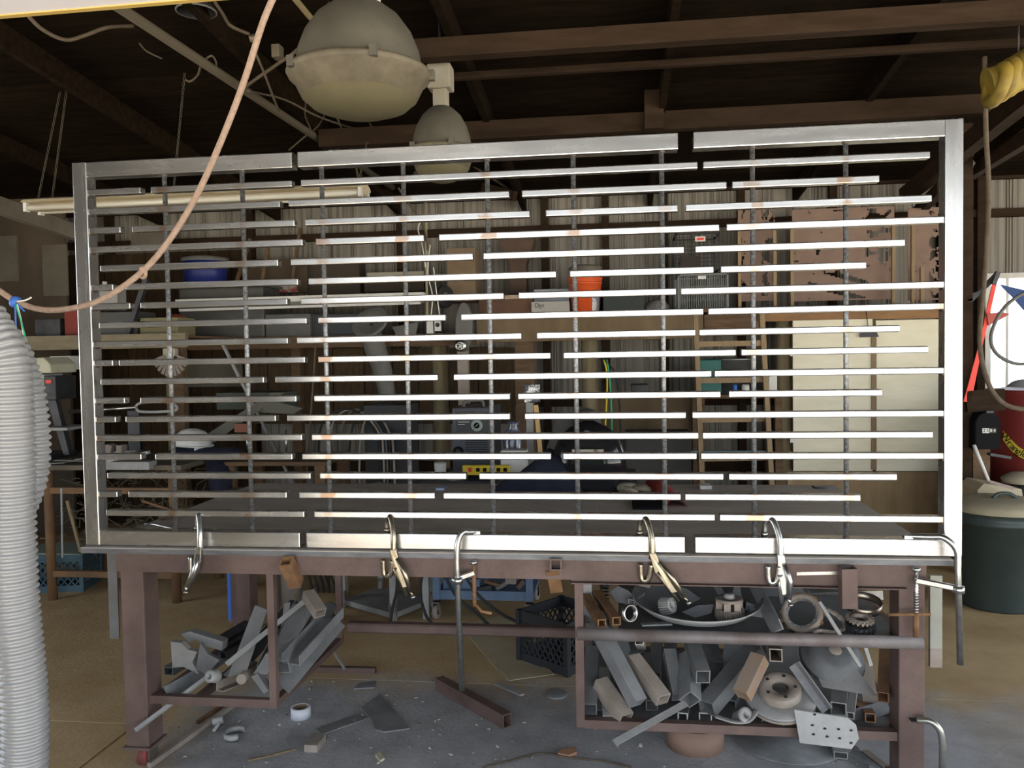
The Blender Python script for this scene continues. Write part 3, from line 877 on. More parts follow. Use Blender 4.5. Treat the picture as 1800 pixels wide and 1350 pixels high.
sq('slim square tube with bright end beside perforated plate', (1495, 1258, .05), (1502, 1205, .34), .028, mat=m_dustlt, group=GR)
sq('upright square tube nearest the right table leg', (1552, 1226, .05), (1556, 1132, .40), .042, .045, m_rustor, group=GR)
sq('stub of square tube lying at rack bottom centre', (1200, 1262, .06), (1206, 1240, .25), .04, mat=m_dustlt, group=GR)
sq('pale tube stub lying under the big diagonal tube', (1240, 1262, .06), (1240, 1240, .2), .05, .04, m_dustlt, group=GR)
outl('concave dark sheet curling behind the diagonal tube', [(1246, 1196), (1268, 1160), (1276, 1128), (1322, 1124), (1300, 1158), (1274, 1188)], .40, .008, group=GR, slope=.001)
outl('broad dark sheet at the back right of lower rack', [(1300, 1160), (1330, 1124), (1400, 1122), (1424, 1180), (1360, 1200)], .55, .008, group=GR)
outl('tall dark sheet at the back centre of lower rack', [(1190, 1230), (1206, 1150), (1250, 1140), (1250, 1230)], .6, .008, group=GR)
outl('pentagon plate standing at the rack back left', [(1076, 1140), (1090, 1120), (1104, 1124), (1112, 1160), (1086, 1190)], .5, .008, group=GR)
# brake disc
bd = thing('brake_disc', 'rusty vented brake disc lying tilted in the right rack', 'brake disc', at(1370, 1245, .12), GR)
ax = V(-.10, -.40, .91).normalized()
c0 = at(1372, 1226, .13)
MB().lathe([(.055, 0), (.137, 0), (.140, .003), (.140, .009), (.055, .009)], c0, 40, ax).build('rear_rotor', m_dustbr, bd)
MB().lathe([(.055, .016), (.140, .016), (.140, .024), (.137, .027), (.055, .027), (.055, .016)], c0, 40, ax).build('rotor_face', m_dustlt, bd)
ex = ax.orthogonal().normalized(); ey = ax.cross(ex)
for k in range(36):
    a_ = 2*PI*k/36
    d_ = ex*math.cos(a_)+ey*math.sin(a_)
    MB().bar(c0+d_*.085+ax.normalized()*.0125, c0+d_*.137+ax.normalized()*.0125, .005, .007, up=ax).build('vane', m_dustbr, bd)
MB().lathe([(.082, .026), (.080, .058), (.074, .062), (.033, .062), (.033, .04), (.078, .04)], c0, 36, ax).build('hat', m_dustbr, bd)
for k in range(5):
    a_ = 2*PI*k/5+.3
    p = c0+(ex*math.cos(a_)+ey*math.sin(a_))*.057+ax.normalized()*.0615
    MB().cyl(p, p+ax.normalized()*.0015, .007, 12).build('stud_hole', m_dark, bd)
# perforated plate hooked over the bottom rail
pp = thing('perforated_plate', 'tan steel plate with rows of small holes over the rack rail', 'plate', at(1455, 1312, -.01), GR)
o4 = [(1396, 1248), (1490, 1262), (1505, 1275), (1510, 1298), (1497, 1317), (1406, 1306)]
MB().poly([at(p[0], p[1], -.005-(p[1]-1250)*.0006) for p in o4], (0, .006, .002)).build('plate', m_dustlt, pp)
for px, py in ((1428, 1275), (1450, 1281), (1474, 1282), (1496, 1284), (1430, 1291), (1454, 1295), (1476, 1298), (1496, 1306), (1432, 1256)):
    p = at(px, py, -.006-(py-1250)*.0006)
    MB().cyl(p, p+V(0, -.0012, -.0004), .0058, 10).build('hole', m_dark, pp)
outl('large flat plate lying slanted beneath the brake drum', [(1424, 1160), (1500, 1168), (1542, 1224), (1468, 1212), (1446, 1208)], .10, .008, m_dustlt, slope=.002, group=GR)
t = thing('brake_drum', 'rusty round drum cover wedged under the rack pipe', 'drum', at(1462, 1180, .3), GR)
MB().lathe([(.01, .06), (.07, .06), (.10, .045), (.105, .02), (.125, .018), (.13, 0), (.12, 0), (.115, .012)], at(1462, 1158, .26), 36, (.1, -.55, .83)).build('shell', m_dust, t)
MB().lathe([(.0, .064), (.022, .064), (.026, .06)], at(1462, 1158, .26), 20, (.1, -.55, .83)).build('hub_cap', m_dustbr, t)
MB().angle(at(1398, 1165, .12), at(1456, 1246, .06), .036, .005, (.6, -1, 0)).build('angle_iron', m_dust, None, 'angle iron slanting down beside the brake disc', 'scrap', GR)
MB().cyl(at(1400, 1168, .2), at(1416, 1196, .16), .02, 16).build('round_bar', m_dust, None, 'short round bar right of the brake disc', 'scrap', GR)
MB().tube(smooth_path([at(1256, 1258, .0), at(1290, 1268, -.005), at(1315, 1266, .0), at(1330, 1248, .02)], 5), .004, 6, flat=5).build('bent_strap', m_dustlt, None, 'curved pale strap on the rack rail below the diagonal tube', 'scrap', GR)
MB().lathe([(.012, 0), (.024, 0), (.024, .05), (.03, .052), (.03, .065), (.012, .065), (.012, 0)], at(1296, 1262, .05), 18, (.4, -.7, .5)).build('pipe_fitting', m_dustlt, None, 'flanged pipe fitting below the big diagonal tube', 'fitting', GR)
flat('twisted flat strip poking out from the rack onto floor', (1080, 1306, -.16), (1206, 1236, .06), .026, .006, m_dustlt, name='flat_strip', up=(.2, -.6, 1), group=GR)
for k, (x_, yb_, h_) in enumerate(((1345, 1272, 30), (1362, 1272, 24), (1378, 1270, 34), (1392, 1268, 26))):
    sq('small upright offcut, %s below the brake disc' % ('leftmost', 'second from left', 'third from left', 'rightmost')[k], (x_, yb_-2, .06), (x_+3, yb_-h_, .16), .028, .02, m_dust, group=GR)
MB().bar(at(1515, 1118, .0), at(1531, 1170, -.012), .013, .013).build('square_rod', m_dustlt, None, 'short square rod hanging from the rack pipe at right', 'scrap', GR)
flat('narrow steel strip leaning across pipe and drum cover', (1440, 1058, .04), (1512, 1172, -.032), .013, .01, m_dustlt, name='steel_strip', group=GR)
flat('long dusty flat lying in the rack near right leg', (1470, 1268, .12), (1562, 1242, .22), .05, .008, group=GR)
sq('low rectangular tube lying by the right leg under slim tube', (1500, 1244, .2), (1545, 1246, .3), .05, .035, m_rustor, group=GR)
# right rack, upper shelf
sq('rusty yellow square tube lying on the shelf, left one', (1058, 1096, .03), (1030, 1050, .30), .034, mat=m_rustor, group=GU)
sq('rusty yellow square tube lying on the shelf, right one', (1084, 1092, .03), (1050, 1044, .32), .034, mat=m_rustor, group=GU)
bw = thing('dished_sheet', 'large shallow dished steel sheet holding gears on the shelf', 'sheet', at(1225, 1092, .05), GU)
cc = at(1225, 1062, .27); cc.z = .665
MB().lathe([(.002, 0), (.08, .003), (.16, .018), (.225, .046), (.262, .078), (.267, .076), (.23, .040), (.16, .010), (.08, -.004), (.002, -.006)], cc-V(0, 0, .018), 40, (0, -.1, 1)).build('dish', m_dust, bw)
MB().lathe([(.263, .077), (.268, .079), (.268, .073)], cc-V(0, 0, .018), 40, (0, -.1, 1)).build('rim', m_dustlt, bw)
gb = thing('bevel_gear', 'small dusty cone-shaped gear resting in the dished sheet', 'gear', at(1174, 1078, .17), GU)
def gear(parent, o, ax_, r0, r1, h, n, mat, r2=None, name='gear_body'):
    ax_ = Vector(ax_).normalized(); ex_ = ax_.orthogonal().normalized(); ey_ = ax_.cross(ex_)
    mb = MB().lathe([(r0*.45, 0), (r0, 0), (r2 or r0, h), ((r2 or r0)*.45, h), (r0*.45, 0)], o, 28, ax_)
    mb.build(name, mat, parent)
    for k in range(n):
        a_ = 2*PI*k/n
        d_ = ex_*math.cos(a_)+ey_*math.sin(a_)
        MB().bar(Vector(o)+d_*(r1-.001), Vector(o)+d_*((r2 or r0)+r1-r0-.001)+ax_*h, (2*PI*r0/n)*.5, (r1-r0)*2, up=d_).build('tooth', mat, parent)
gear(gb, at(1166, 1066, .17), (.5, -.4, .2), .030, .034, .045, 22, m_dustlt, .024)
gh = thing('castle_hub', 'slotted castle-shaped gear hub in the dished sheet', 'gear', at(1282, 1084, .16), GU)
p0 = at(1282, 1084, .16)
gear(gh, p0, (0, -.1, 1), .052, .056, .035, 40, m_dustbr)
for k in range(6):
    a_ = 2*PI*k/6+.2
    q = p0+V(math.cos(a_)*.042, math.sin(a_)*.042, .034)
    MB().box(q-V(.013, .008, 0), q+V(.013, .008, .034)).build('lug', m_dustbr, gh)
MB().lathe([(.03, .066), (.055, .066), (.055, .076), (.03, .076), (.03, .066)], p0, 24).build('top_ring', m_dustbr, gh)
MB().lathe([(.002, .095), (.02, .095), (.022, .076), (.002, .076)], p0, 18).build('cap', m_dustlt, gh)
hc = MB().lathe([(.028, 0), (.034, 0), (.036, .012), (.034, .024), (.028, .024), (.028, 0)], at(1103, 1077, .05), 24, (.6, -.8, .15)).build('hose_clamp', m_chrome, None, 'shiny ring clamp left of the dished sheet', 'clamp', GU)
for lab, pts, yy, mm in (
    ('pointed leaf-shaped blade standing behind the castle hub', [(1286, 1052), (1292, 1022), (1298, 1018), (1304, 1050)], .28, m_dust),
    ('narrow blade leaning left of the pointed blade', [(1250, 1022), (1262, 1022), (1276, 1046), (1264, 1050)], .30, m_dust),
    ('long leaf-shaped blade behind the small toothed gear', [(1186, 1030), (1206, 1034), (1232, 1052), (1214, 1062), (1196, 1050)], .32, m_dust),
    ('flat leaf blade right of the small toothed gear', [(1198, 1076), (1226, 1064), (1256, 1062), (1250, 1078), (1222, 1086)], .14, m_dust),
    ('curled sheet scrap at the left end of the dish', [(1072, 1040), (1086, 1030), (1104, 1038), (1124, 1056), (1108, 1064), (1084, 1058)], .24, m_dust),
    ('big bent sheet standing behind the dish left', [(1096, 1024), (1120, 1030), (1190, 1020), (1200, 1032), (1130, 1046)], .42, m_dust),
    ('notched square blade at the right of castle hub', [(1312, 1058), (1338, 1068), (1330, 1080), (1310, 1072)], .2, m_dustlt),
    ('second notched blade under the square blade', [(1318, 1066), (1346, 1074), (1340, 1086), (1316, 1082)], .15, m_dust),
    ('wide sheet curving up behind the castle hub', [(1262, 1024), (1320, 1022), (1342, 1040), (1330, 1056), (1300, 1048)], .40, m_dust),
    ('grey flat strip at the shelf back left', [(1052, 1030), (1092, 1014), (1100, 1020), (1060, 1036)], .5, m_dustlt),
    ('large dark sheet leaning at the shelf back right', [(1330, 1020), (1400, 1018), (1420, 1050), (1380, 1062), (1350, 1050)], .55, m_dust)):
    outl(lab, pts, yy, .008, mm, 'leaf_offcut', group=GU, slope=.0015)
MB().angle(at(1338, 1028, .34), at(1378, 1106, .02), .05, .005, (-.3, -1, .7)).build('angle_iron', m_dust, None, 'angle iron slanting forward over the shelf beside ring gear', 'scrap', GU)
rg = thing('ring_gear', 'rusty ring gear tilted against scrap on the shelf', 'gear', at(1412, 1104, .06), GU)
axr = V(-.35, -.75, .6).normalized(); c0 = at(1410, 1078, .12)
MB().lathe([(.058, -.014), (.078, -.014), (.080, .0), (.078, .014), (.060, .016), (.058, -.014)], c0, 40, axr).build('ring', m_dustbr, rg)
exr = axr.orthogonal().normalized(); eyr = axr.cross(exr)
for k in range(44):
    a_ = 2*PI*k/44; d_ = exr*math.cos(a_)+eyr*math.sin(a_)
    MB().bar(c0+d_*.0575-axr*.012, c0+d_*.0575+axr*.014, .004, .006, up=d_).build('tooth', m_dustlt, rg)
for k in range(14):
    a_ = 2*PI*k/14; d_ = exr*math.cos(a_)+eyr*math.sin(a_)
    MB().bar(c0+d_*.081-axr*.008, c0+d_*.081+axr*.008, .014, .008, up=d_).build('outer_lug', m_rustor, rg)
hp = at(1518, 1062, .2)
MB().lathe([(.066, -.016), (.070, -.016), (.070, .016), (.066, .016), (.066, -.016)], hp, 36, (0, -.25, 1)).build('steel_hoop', M('polished_brown_hoop', (.32, .27, .22), .3, .9), None, 'polished thin steel hoop behind the right socket', 'hoop', GU)
sp = thing('sprocket', 'dark toothed sprocket below the steel hoop', 'sprocket', at(1512, 1108, .08), GU)
gear(sp, at(1512, 1106, .09), (0, -.2, 1), .048, .052, .02, 16, m_dark, .05)
gear(sp, at(1512, 1090, .10), (0, -.2, 1), .042, .047, .012, 18, m_dustbr, name='upper_ring')
ch = thing('roller_chain', 'greasy roller chain draped over the shelf edge', 'chain', at(1452, 1112, .03), GU)
cp = smooth_path([at(1420, 1040, .3), at(1436, 1062, .2), at(1470, 1080, .14), at(1486, 1100, .10), at(1468, 1110, .06), at(1440, 1108, .04), at(1430, 1112, .03)], 5)
for k in range(len(cp)-1):
    MB().bar(cp[k], cp[k+1], .016 if k % 2 else .011, .012).build('link', m_dustbr, ch)
MB().bar(at(1422, 1050, .62), at(1552, 1046, .62), .006, .04).build('bright_strip', m_chrome, None, 'bright polished strip at the shelf back right', 'strip', GU)
MB().box(at(1012, 1050, .4), at(1040, 1016, .32)).build('steel_block', m_dustlt, None, 'grey steel block at the left end of the upper shelf', 'block', GU)
spg = [at(1062, 1010, .45)+V(.018*math.cos(t*.9), .018*math.sin(t*.9), -.0022*t) for t in range(60)]
MB().tube(spg, .003, 5).build('coil_spring', m_dark, None, 'dark coil spring standing behind the rusty yellow tubes', 'spring', GU)
outl('pinkish cast bracket with slots hanging at shelf top', [(1100, 1016), (1148, 1016), (1142, 1034), (1124, 1030)], .35, .02, m_dustbr, 'cast_bracket', group=GU)
MB().bar(at(1400, 1008, -.012), at(1490, 1006, -.012), .012, .012).build('round_rod', m_chrome, None, 'bright short rod lying on the rack top angle', 'rod')

# ------------------------------------------------------------------ things lying on the floor
def fpoly(label, pts, t, mat, name, cat, group=None):
    return MB().poly([fl(*p) for p in pts], (0, 0, t)).build(name, mat, None, label, cat, group)
c0 = fl(522, 1268); c0.z = 0
tr = thing('tape_roll', 'roll of white tape standing on the floor', 'tape roll', c0+V(0, .05, 0))
MB().lathe([(.034, 0), (.048, 0), (.048, .05), (.034, .05), (.034, 0)], c0+V(0, .05, 0), 30).build('tape', M('white_tape', (.62, .63, .68), .4), tr)
MB().lathe([(.0325, .001), (.034, .001), (.034, .0495), (.0325, .0495), (.0325, .001)], c0+V(0, .05, 0), 30).build('core', m_card, tr)
fpoly('triangular steel plate offcut flat on the floor', [(634, 1246), (668, 1221), (720, 1282), (676, 1288), (660, 1284), (650, 1262)], .006, m_dust, 'plate_offcut', 'scrap')
fpoly('thin steel strip touching the triangular plate on floor', [(556, 1282), (632, 1254), (650, 1262), (566, 1292)], .004, m_dust, 'plate_strip', 'scrap')
fpoly('small square plate on the floor behind the triangular plate', [(622, 1212), (632, 1202), (662, 1198), (658, 1210)], .006, m_dust, 'small_plate', 'scrap')
MB().box(fl(535, 1322)+V(0, 0, 0), fl(566, 1312)+V(0, .05, .032)).build('steel_block', m_dustbr, None, 'small rusty steel block on the floor in front', 'block')
a, b_ = fl(772, 1212), fl(892, 1280)
MB().sqtube(a+V(0, 0, .035), b_+V(0, 0, .035), .05, .066, .005).build('floor_tube', m_rust, None, 'brown rectangular tube lying under the long bar clamp', 'tube')
MB().tube(smooth_path([fl(436, 1337, .006), fl(470, 1330, .007), fl(500, 1322, .006), fl(522, 1317, .006)], 3), .0045, 6).build('twig', m_woodlt, None, 'thin dry twig on the floor in the foreground', 'twig')
MB().bar(fl(560, 1176, .015), fl(660, 1178, .015), .03, .03).build('floor_bar', m_rust, None, 'short brown square bar on the floor right of left rack', 'bar')
MB().bar(fl(578, 1132, .12), fl(606, 1176, .03), .01, .01).build('bright_rod', m_dustlt, None, 'thin bright rod leaning on the short brown bar', 'rod')
MB().bar(fl(262, 1345, .015), fl(412, 1238, .015), .022, .022).build('floor_rod', m_dustbr, None, 'long thin brown bar on the floor under left rack', 'bar')
MB().bar(fl(345, 1270, .01), fl(404, 1232, .01), .012, .014).build('floor_rod', m_rustor, None, 'short rusty rod beside the long thin floor bar', 'bar')
MB().tube([fl(412, 1290, .02)+V(.045*math.cos(q*.28), .05*math.sin(q*.28), .0) for q in range(3, 21)], .018, 4, flat=.12).build('curled_offcut', m_dustlt, None, 'curled C-shaped metal offcut on the floor at left', 'scrap')
MB().tube([fl(376, 1284, .01), fl(384, 1274, .015), fl(386, 1268, .03)], .008, 6).cyl(fl(374, 1270, .02), fl(392, 1264, .03), .018, 12).build('bolt_piece', m_dustlt, None, 'broken bolt with a cylindrical head near left leg', 'bolt')
MB().lathe([(.001, 0), (.05, .002), (.055, .01), (.05, .012), (.001, .008)], fl(978, 1222), 20, (.05, -.1, 1)).build('dust_cap', m_dust, None, 'oval dark metal cap on the floor left of right rack', 'cap')
MB().poly([fl(x_, y_, .01) for x_, y_ in ((868, 1204), (876, 1202), (884, 1207), (890, 1204), (897, 1210), (903, 1207), (922, 1222), (914, 1224))], (0, 0, .008)).build('rack_strip', m_dustlt, None, 'toothed metal strip on the floor beneath stretcher', 'scrap')
dr = thing('rusty_ring', 'wide open rusty steel ring on the floor under right rack', 'ring', fl(1225, 1335, 0))
cc = fl(1226, 1330, 0); cc.y += .11
MB().lathe([(.118, 0), (.125, 0), (.125, .105), (.118, .105), (.118, 0)], V(cc.x, cc.y, 0), 40, (0, .0, 1)).build('band', M('pinkish_rust', (.30, .19, .14), .75, .1, (.24, .15, .11), 6), dr)
cc = fl(1400, 1335, 0)
MB().lathe([(.001, 0), (.235, 0), (.237, .004), (.235, .008), (.001, .008)], V(cc.x, cc.y+.18, .0), 48).build('round_plate', m_dust, None, 'big round dark plate on floor beneath perforated plate', 'plate')
MB().tube(smooth_path([fl(850, 1349, .006), fl(905, 1336, .006), fl(950, 1324, .006), fl(1000, 1332, .006), fl(1060, 1338, .006), fl(1110, 1349, .006)], 4), .004, 5).build('floor_wire', m_cable, None, 'loose dark wire lying on the floor in the foreground', 'wire')
MB().poly([fl(x_, y_) for x_, y_ in ((980, 1328), (990, 1320), (1012, 1318), (1014, 1326), (1000, 1332))], (0, 0, .012)).build('dry_leaf', M('dry_leaf', (.42, .22, .13), .8), None, 'curled reddish dry leaf on the floor in front', 'leaf')
MB().poly([fl(x_, y_) for x_, y_ in ((660, 1330), (668, 1324), (676, 1336), (668, 1340))], (0, 0, .010)).build('dry_leaf', M('pale_leaf', (.52, .46, .33), .8), None, 'small pale dry leaf on the floor by the block', 'leaf')
MB().bar(fl(1520, 1322, .02), fl(1572, 1362, .02), .03, .02).build('floor_slat', m_dustbr, None, 'slanting slat on the floor beside the right leg', 'slat')
MB().bar(fl(1500, 1322, .02), fl(1560, 1352, .02), .05, .012).build('floor_slat', m_dust, None, 'wider dark slat on the floor next to the round plate', 'slat')
MB().sqtube(fl(1478, 1328, .02), fl(1482, 1300, .02)+V(0, .2, 0), .056, .03, .004).build('floor_stub', m_dustlt, None, 'square tube stub on the floor under perforated plate', 'tube')
deb = MB()
rd = random.Random(5)
for k in range(230):
    px = rd.uniform(300, 1560); py = rd.uniform(1195, 1348)
    p = fl(px, py)
    s_ = rd.uniform(.002, .008)*(2 if rd.random() < .07 else 1)
    a_ = rd.uniform(0, 3.1)
    dx = V(math.cos(a_), math.sin(a_), 0)*s_*rd.uniform(.8, 2); dy = V(-math.sin(a_), math.cos(a_), 0)*s_*rd.uniform(.5, 1.1)
    z = V(0, 0, s_*rd.uniform(.4, 1.2))
    deb.add([p-dx-dy, p+dx-dy*.6, p+dx*.8+dy, p-dx*.7+dy, p-dx*.6-dy*.5+z, p+dx*.5+z, p+dx*.3+dy*.5+z], [(0, 1, 5, 4), (1, 2, 6, 5), (2, 3, 6), (3, 0, 4), (4, 5, 6), (3, 4, 6)])
deb.build('floor_debris', M('pale_chips', (.17, .16, .15), .9, 0, (.45, .43, .4), 40, lo=.45, hi=.62), None, 'scattered small pale chips and crumbs on the floor', 'debris', kind='stuff')
# ------------------------------------------------------------------ storage along the back wall
YS = 4.15                                   # front of the long shelf
sh = thing('long_shelf', 'long rough wooden shelf running along the back wall', 'shelf', (1.5, YS, 0))
def shelfboard(px0, px1, pyt, pyb, y, mat, name='fascia_board'):
    a, b_ = at(px0, (pyt+pyb)/2, y), at(px1, (pyt+pyb)/2, y)
    zt, zb = at((px0+px1)/2, pyt, y).z, at((px0+px1)/2, pyb, y).z
    MB().box((a.x, y, zb), (b_.x, y+.035, zt)).build(name, mat, sh)
    return zt
zsh = shelfboard(838, 1236, 551, 598, YS, m_ply)
shelfboard(330, 836, 590, 611, YS+.03, m_wood)
shelfboard(1238, 1338, 552, 590, YS+.08, m_wood)
shelfboard(1340, 1662, 545, 562, YS+.02, M('orange_brown_board', (.30, .155, .06), .7, 0, (.22, .12, .055), 5, (1, 5, 5)))
zs2 = at(1450, 534, YS).z
zs1 = zsh
MB().box((at(838, 550, YS).x, YS+.035, zs1-.03), (at(1236, 550, YS).x, YB-.1, zs1)).build('deck', m_ply, sh)
MB().box((at(1236, 550, YS).x, YS+.0, zs1-.01), (at(1670, 540, YS).x, YB-.1, zs1+.02)).build('deck', m_wood, sh)
zs0 = at(600, 590, YS).z
MB().box((at(330, 590, YS).x, YS+.065, zs0-.03), (at(836, 590, YS).x, YB-.1, zs0)).build('deck', m_wood, sh)
def post(px, w, y, z0, z1, mat, name='shelf_post', rnd=False):
    x_ = at(px, 650, y).x
    if rnd:
        MB().tube([(x_, y, z0), (x_+.004, y, (z0+z1)/2), (x_, y, z1)], [w/2*1.04, w/2, w/2*.97], 20).build(name, mat, sh, 'round log post')
    else:
        MB().box((x_-w/2, y, z0), (x_+w/2, y+.09, z1)).build(name, mat, sh)
post(1036, .155, YS+.12, 0, zs1-.03, m_log, 'log_post', True)
post(773, .15, YS+.15, 0, zs0-.03, m_log, 'log_post', True)
post(1378, .14, YS+.15, 0, zs1-.02, m_log, 'log_post', True)
post(922, .17, YS+.05, 0, zs1-.03, m_wood)
post(300, .10, YS+.1, 0, zs0-.03, m_log)
post(520, .09, YS+.5, 0, zs0-.03, m_wood)
# plank panels hung below the shelf, behind the bench
m_oldplank = M('old_brown_plank', (.055, .034, .017), .85, 0, (.10, .062, .03), 5, (6, 1, 1), var=.25)
for k, (x0, x1) in enumerate(((430, 470), (472, 530), (532, 585), (587, 640), (642, 690), (692, 735), (737, 762), (790, 840), (842, 905))):
    pbox(x0, 612, x1, 745, YB-.16, .025).build('back_plank', m_oldplank, sh)
pbox(330, 640, 425, 680, YB-.2, .03).build('pale_panel', M('pale_panel', (.14, .13, .10), .8, 0, (.11, .10, .075), 4), sh)
pbox(1050, 700, 1225, 760, YB-.25, .03).build('rough_panel', m_ply, sh)
for px in (1300, 1362, 1392, 1570, 1604, 1620):
    a, b_ = at(px, 534, YS+.12), at(px, 395 if px != 1620 else 470, YS+.12)
    MB().box((a.x-.014, YS+.10, zs1+.02), (a.x+.014, YS+.13, b_.z)).build('stick', m_woodlt, sh)

def onshelf(name, label, cat, x0, x1, ptop, mat, dep=.3, z=None, y=None, bev=.006, group=None):
    y = YS+.06 if y is None else y
    z = (zs1 if x0 > 836 else zs0) if z is None else z
    a, b_ = at(x0, ptop, y), at(x1, ptop, y)
    return MB().box((a.x, y, z), (b_.x, y+dep, (a.z+b_.z)/2)).build(name, mat, None, label, cat, group, bev=bev)
def cutpanel(name, label, x0, y0, x1, y1, yw, seed, dens, tree=False, nx=64, ny=56):
    """plate with ragged plasma-cut openings"""
    a, b_ = at(x0, y1, yw), at(x1, y0, yw)
    za = a.z; zb = b_.z
    vs = []; fs = []; idx = {}
    def vid(i, j):
        if (i, j) not in idx:
            idx[(i, j)] = len(vs)
            vs.append((a.x+(b_.x-a.x)*i/nx, yw, za+(zb-za)*j/ny))
        return idx[(i, j)]
    for i in range(nx):
        for j in range(ny):
            u, v = (i+.5)/nx, (j+.5)/ny
            q = mnoise.noise(V(u*9+seed, v*13, seed*1.7))+.5*mnoise.noise(V(u*21, v*30+seed, 3.1))
            edge = dens(u, v)
            if q > edge and not (i in (0, nx-1) and j % 3) and 0 < j < ny-1:
                continue
            fs.append((vid(i, j), vid(i+1, j), vid(i+1, j+1), vid(i, j+1)))
    mb = MB().add(vs, fs)
    o = mb.build(name, m_cutp, None, label, 'panel', 'plasma-cut panels on the shelf')
    sm = o.modifiers.new('thickness', 'SOLIDIFY'); sm.thickness = .006
    return o
def dens_main(u, v):
    if v < .36 and .05 < u < .95:           # waves along the foot
        w = math.sin((v*34)+u*9+3*u*u)
        if v < .30 and w > .55 and .15 < u < .75: return -1
        if v > .28 and u < .55: return .02
        return .9
    if u > .72 and v > .3: return .10+.25*abs(u-.85)
    return .52
cutpanel('cut_steel_panel', 'widest pinkish cut-out steel panel with wave shapes at its foot', 1393, 362, 1572, 530, YS+.2, 2.3, dens_main)
cutpanel('cut_steel_panel', 'narrow pinkish panel with feather-like leaf cut-outs beside right stile', 1596, 362, 1702, 528, YS+.22, 5.1, lambda u, v: (.02 if .36 < u < .62 or u > .9 else .62), nx=48)
cutpanel('cut_steel_panel', 'pinkish panel with ragged tree silhouette, left of the widest panel', 1298, 362, 1362, 530, YS+.26, 8.4, lambda u, v: .05 if u > .62 and abs(math.sin(v*9)) > .4 else (.25 if u < .2 else .75), nx=30)
onshelf('rusty_box', 'rusty steel box on the shelf under the rusty hopper', 'box', 841, 935, 524, M('dark_rust_box', (.085, .045, .032), .75, .1, (.15, .08, .045), 5))
MB().box(at(838, 527, YS+.05), at(938, 522, YS+.38)).build('box_lid', M('pale_rusty_lid', (.5, .42, .34), .7, 0, (.3, .18, .1), 9), None, 'pale flaking lid lying on the rusty steel box', 'lid')
# rusty hopper
hp = thing('rusty_hopper', 'brown rusty funnel hopper standing behind the shelf boxes', 'hopper', V(at(912, 520, YS+.6).x, YS+.6, zs1))
c0 = at(912, 470, YS+.6)
hx = c0.x
z_ = [at(912, q, YS+.6).z for q in (420, 450, 520)]
mb = MB()
def rect(hw, z, hd): return [V(hx-hw, YS+.6-hd, z), V(hx+hw, YS+.6-hd, z), V(hx+hw, YS+.6+hd, z), V(hx-hw, YS+.6+hd, z)]
mb.loft([rect(.16, z_[0], .14), rect(.165, z_[0]-.04, .14), rect(.08, z_[0]-.25, .08), rect(.075, zs1, .075)], True)
mb.build('funnel', M('dark_hopper_rust', (.075, .046, .032), .8, 0, (.115, .072, .048), 5), hp)
gx_ = MB().box((at(934, 548, YS).x, YS+.02, zs1), (at(1000, 548, YS).x, YS+.16, at(967, 530, YS+.02).z))
gb_ = gx_.build('carton', M('grey_carton', (.42, .40, .37), .8, 0, (.36, .34, .31), 5), None, 'small grey printed carton beside the orange bucket', 'carton')
text('printed_letters', 'Dpt', .055, m_dark, gb_, V(at(948, 537, YS).x, YS+.018, at(948, 537, YS).z), (1, 0, 0), (0, 0, 1))
onshelf('storage_bin', 'bluish grey plastic bin behind the grey carton', 'bin', 938, 1000, 508, M('bluegrey_plastic', (.28, .30, .34), .5), .25, y=YS+.2)
# orange bucket
bk = thing('orange_bucket', 'orange plastic bucket with dark lid rim on the shelf', 'bucket', V(at(1028, 548, YS+.18).x, YS+.2, zs1))
c0 = V(at(1029, 510, YS+.2).x, YS+.2, zs1)
ztop = at(1029, 487, YS+.2).z-zs1
MB().lathe([(.001, .002), (.125, .002), (.146, ztop*.80), (.152, ztop*.80), (.152, ztop*.84), (.147, ztop*.84), (.149, ztop*.92), (.154, ztop*.92), (.154, ztop), (.146, ztop), (.12, .01)], c0, 36).build('pail', m_orange, bk)
MB().lathe([(.148, ztop-.01), (.152, ztop+.02), (.150, ztop+.085), (.10, ztop+.105), (.001, ztop+.11)], c0, 30).build('lid', M('dirty_lid', (.10, .09, .07), .7, 0, (.16, .145, .11), 8), bk)
lab = MB()
lr = .1405
lab.lathe([(.134, .03), (.1455, ztop*.66)], c0, 10, a0=0, a1=.9)
ax_o = V(0, 0, 1).orthogonal().normalized()
lab2 = MB()
for (t0, t1) in ((R(-62), R(-20)),):
    rings = []
    for zz in (.03, ztop*.60):
        rr = .126+.021*zz/(ztop*.8)+.0012
        rings.append([c0+V(math.cos(t0+(t1-t0)*q/8)*rr, math.sin(t0+(t1-t0)*q/8)*rr, zz) for q in range(9)])
    lab2.loft(rings, False, True, False)
lab2.build('paper_label', M('torn_printed_label', (.62, .60, .58), .6, 0, (.10, .2, .45), 22, lo=.5, hi=.56), bk)
onshelf('dark_case', 'dark green flat case right of the orange bucket', 'case', 1060, 1132, 514, M('dark_green_case', (.025, .032, .028), .6), .3)
sk = MB().sphere(V(at(1155, 545, YS+.15).x, YS+.2, zs1+.02), .12, 8, (1, .8, .85))
for v in sk.v: v.z = max(v.z, zs1)
sk.build('grey_sack', M('grey_speckled_sack', (.10, .09, .085), .95, 0, (.22, .2, .2), 40), None, 'grey speckled sack slumped beside the lower cage', 'sack')
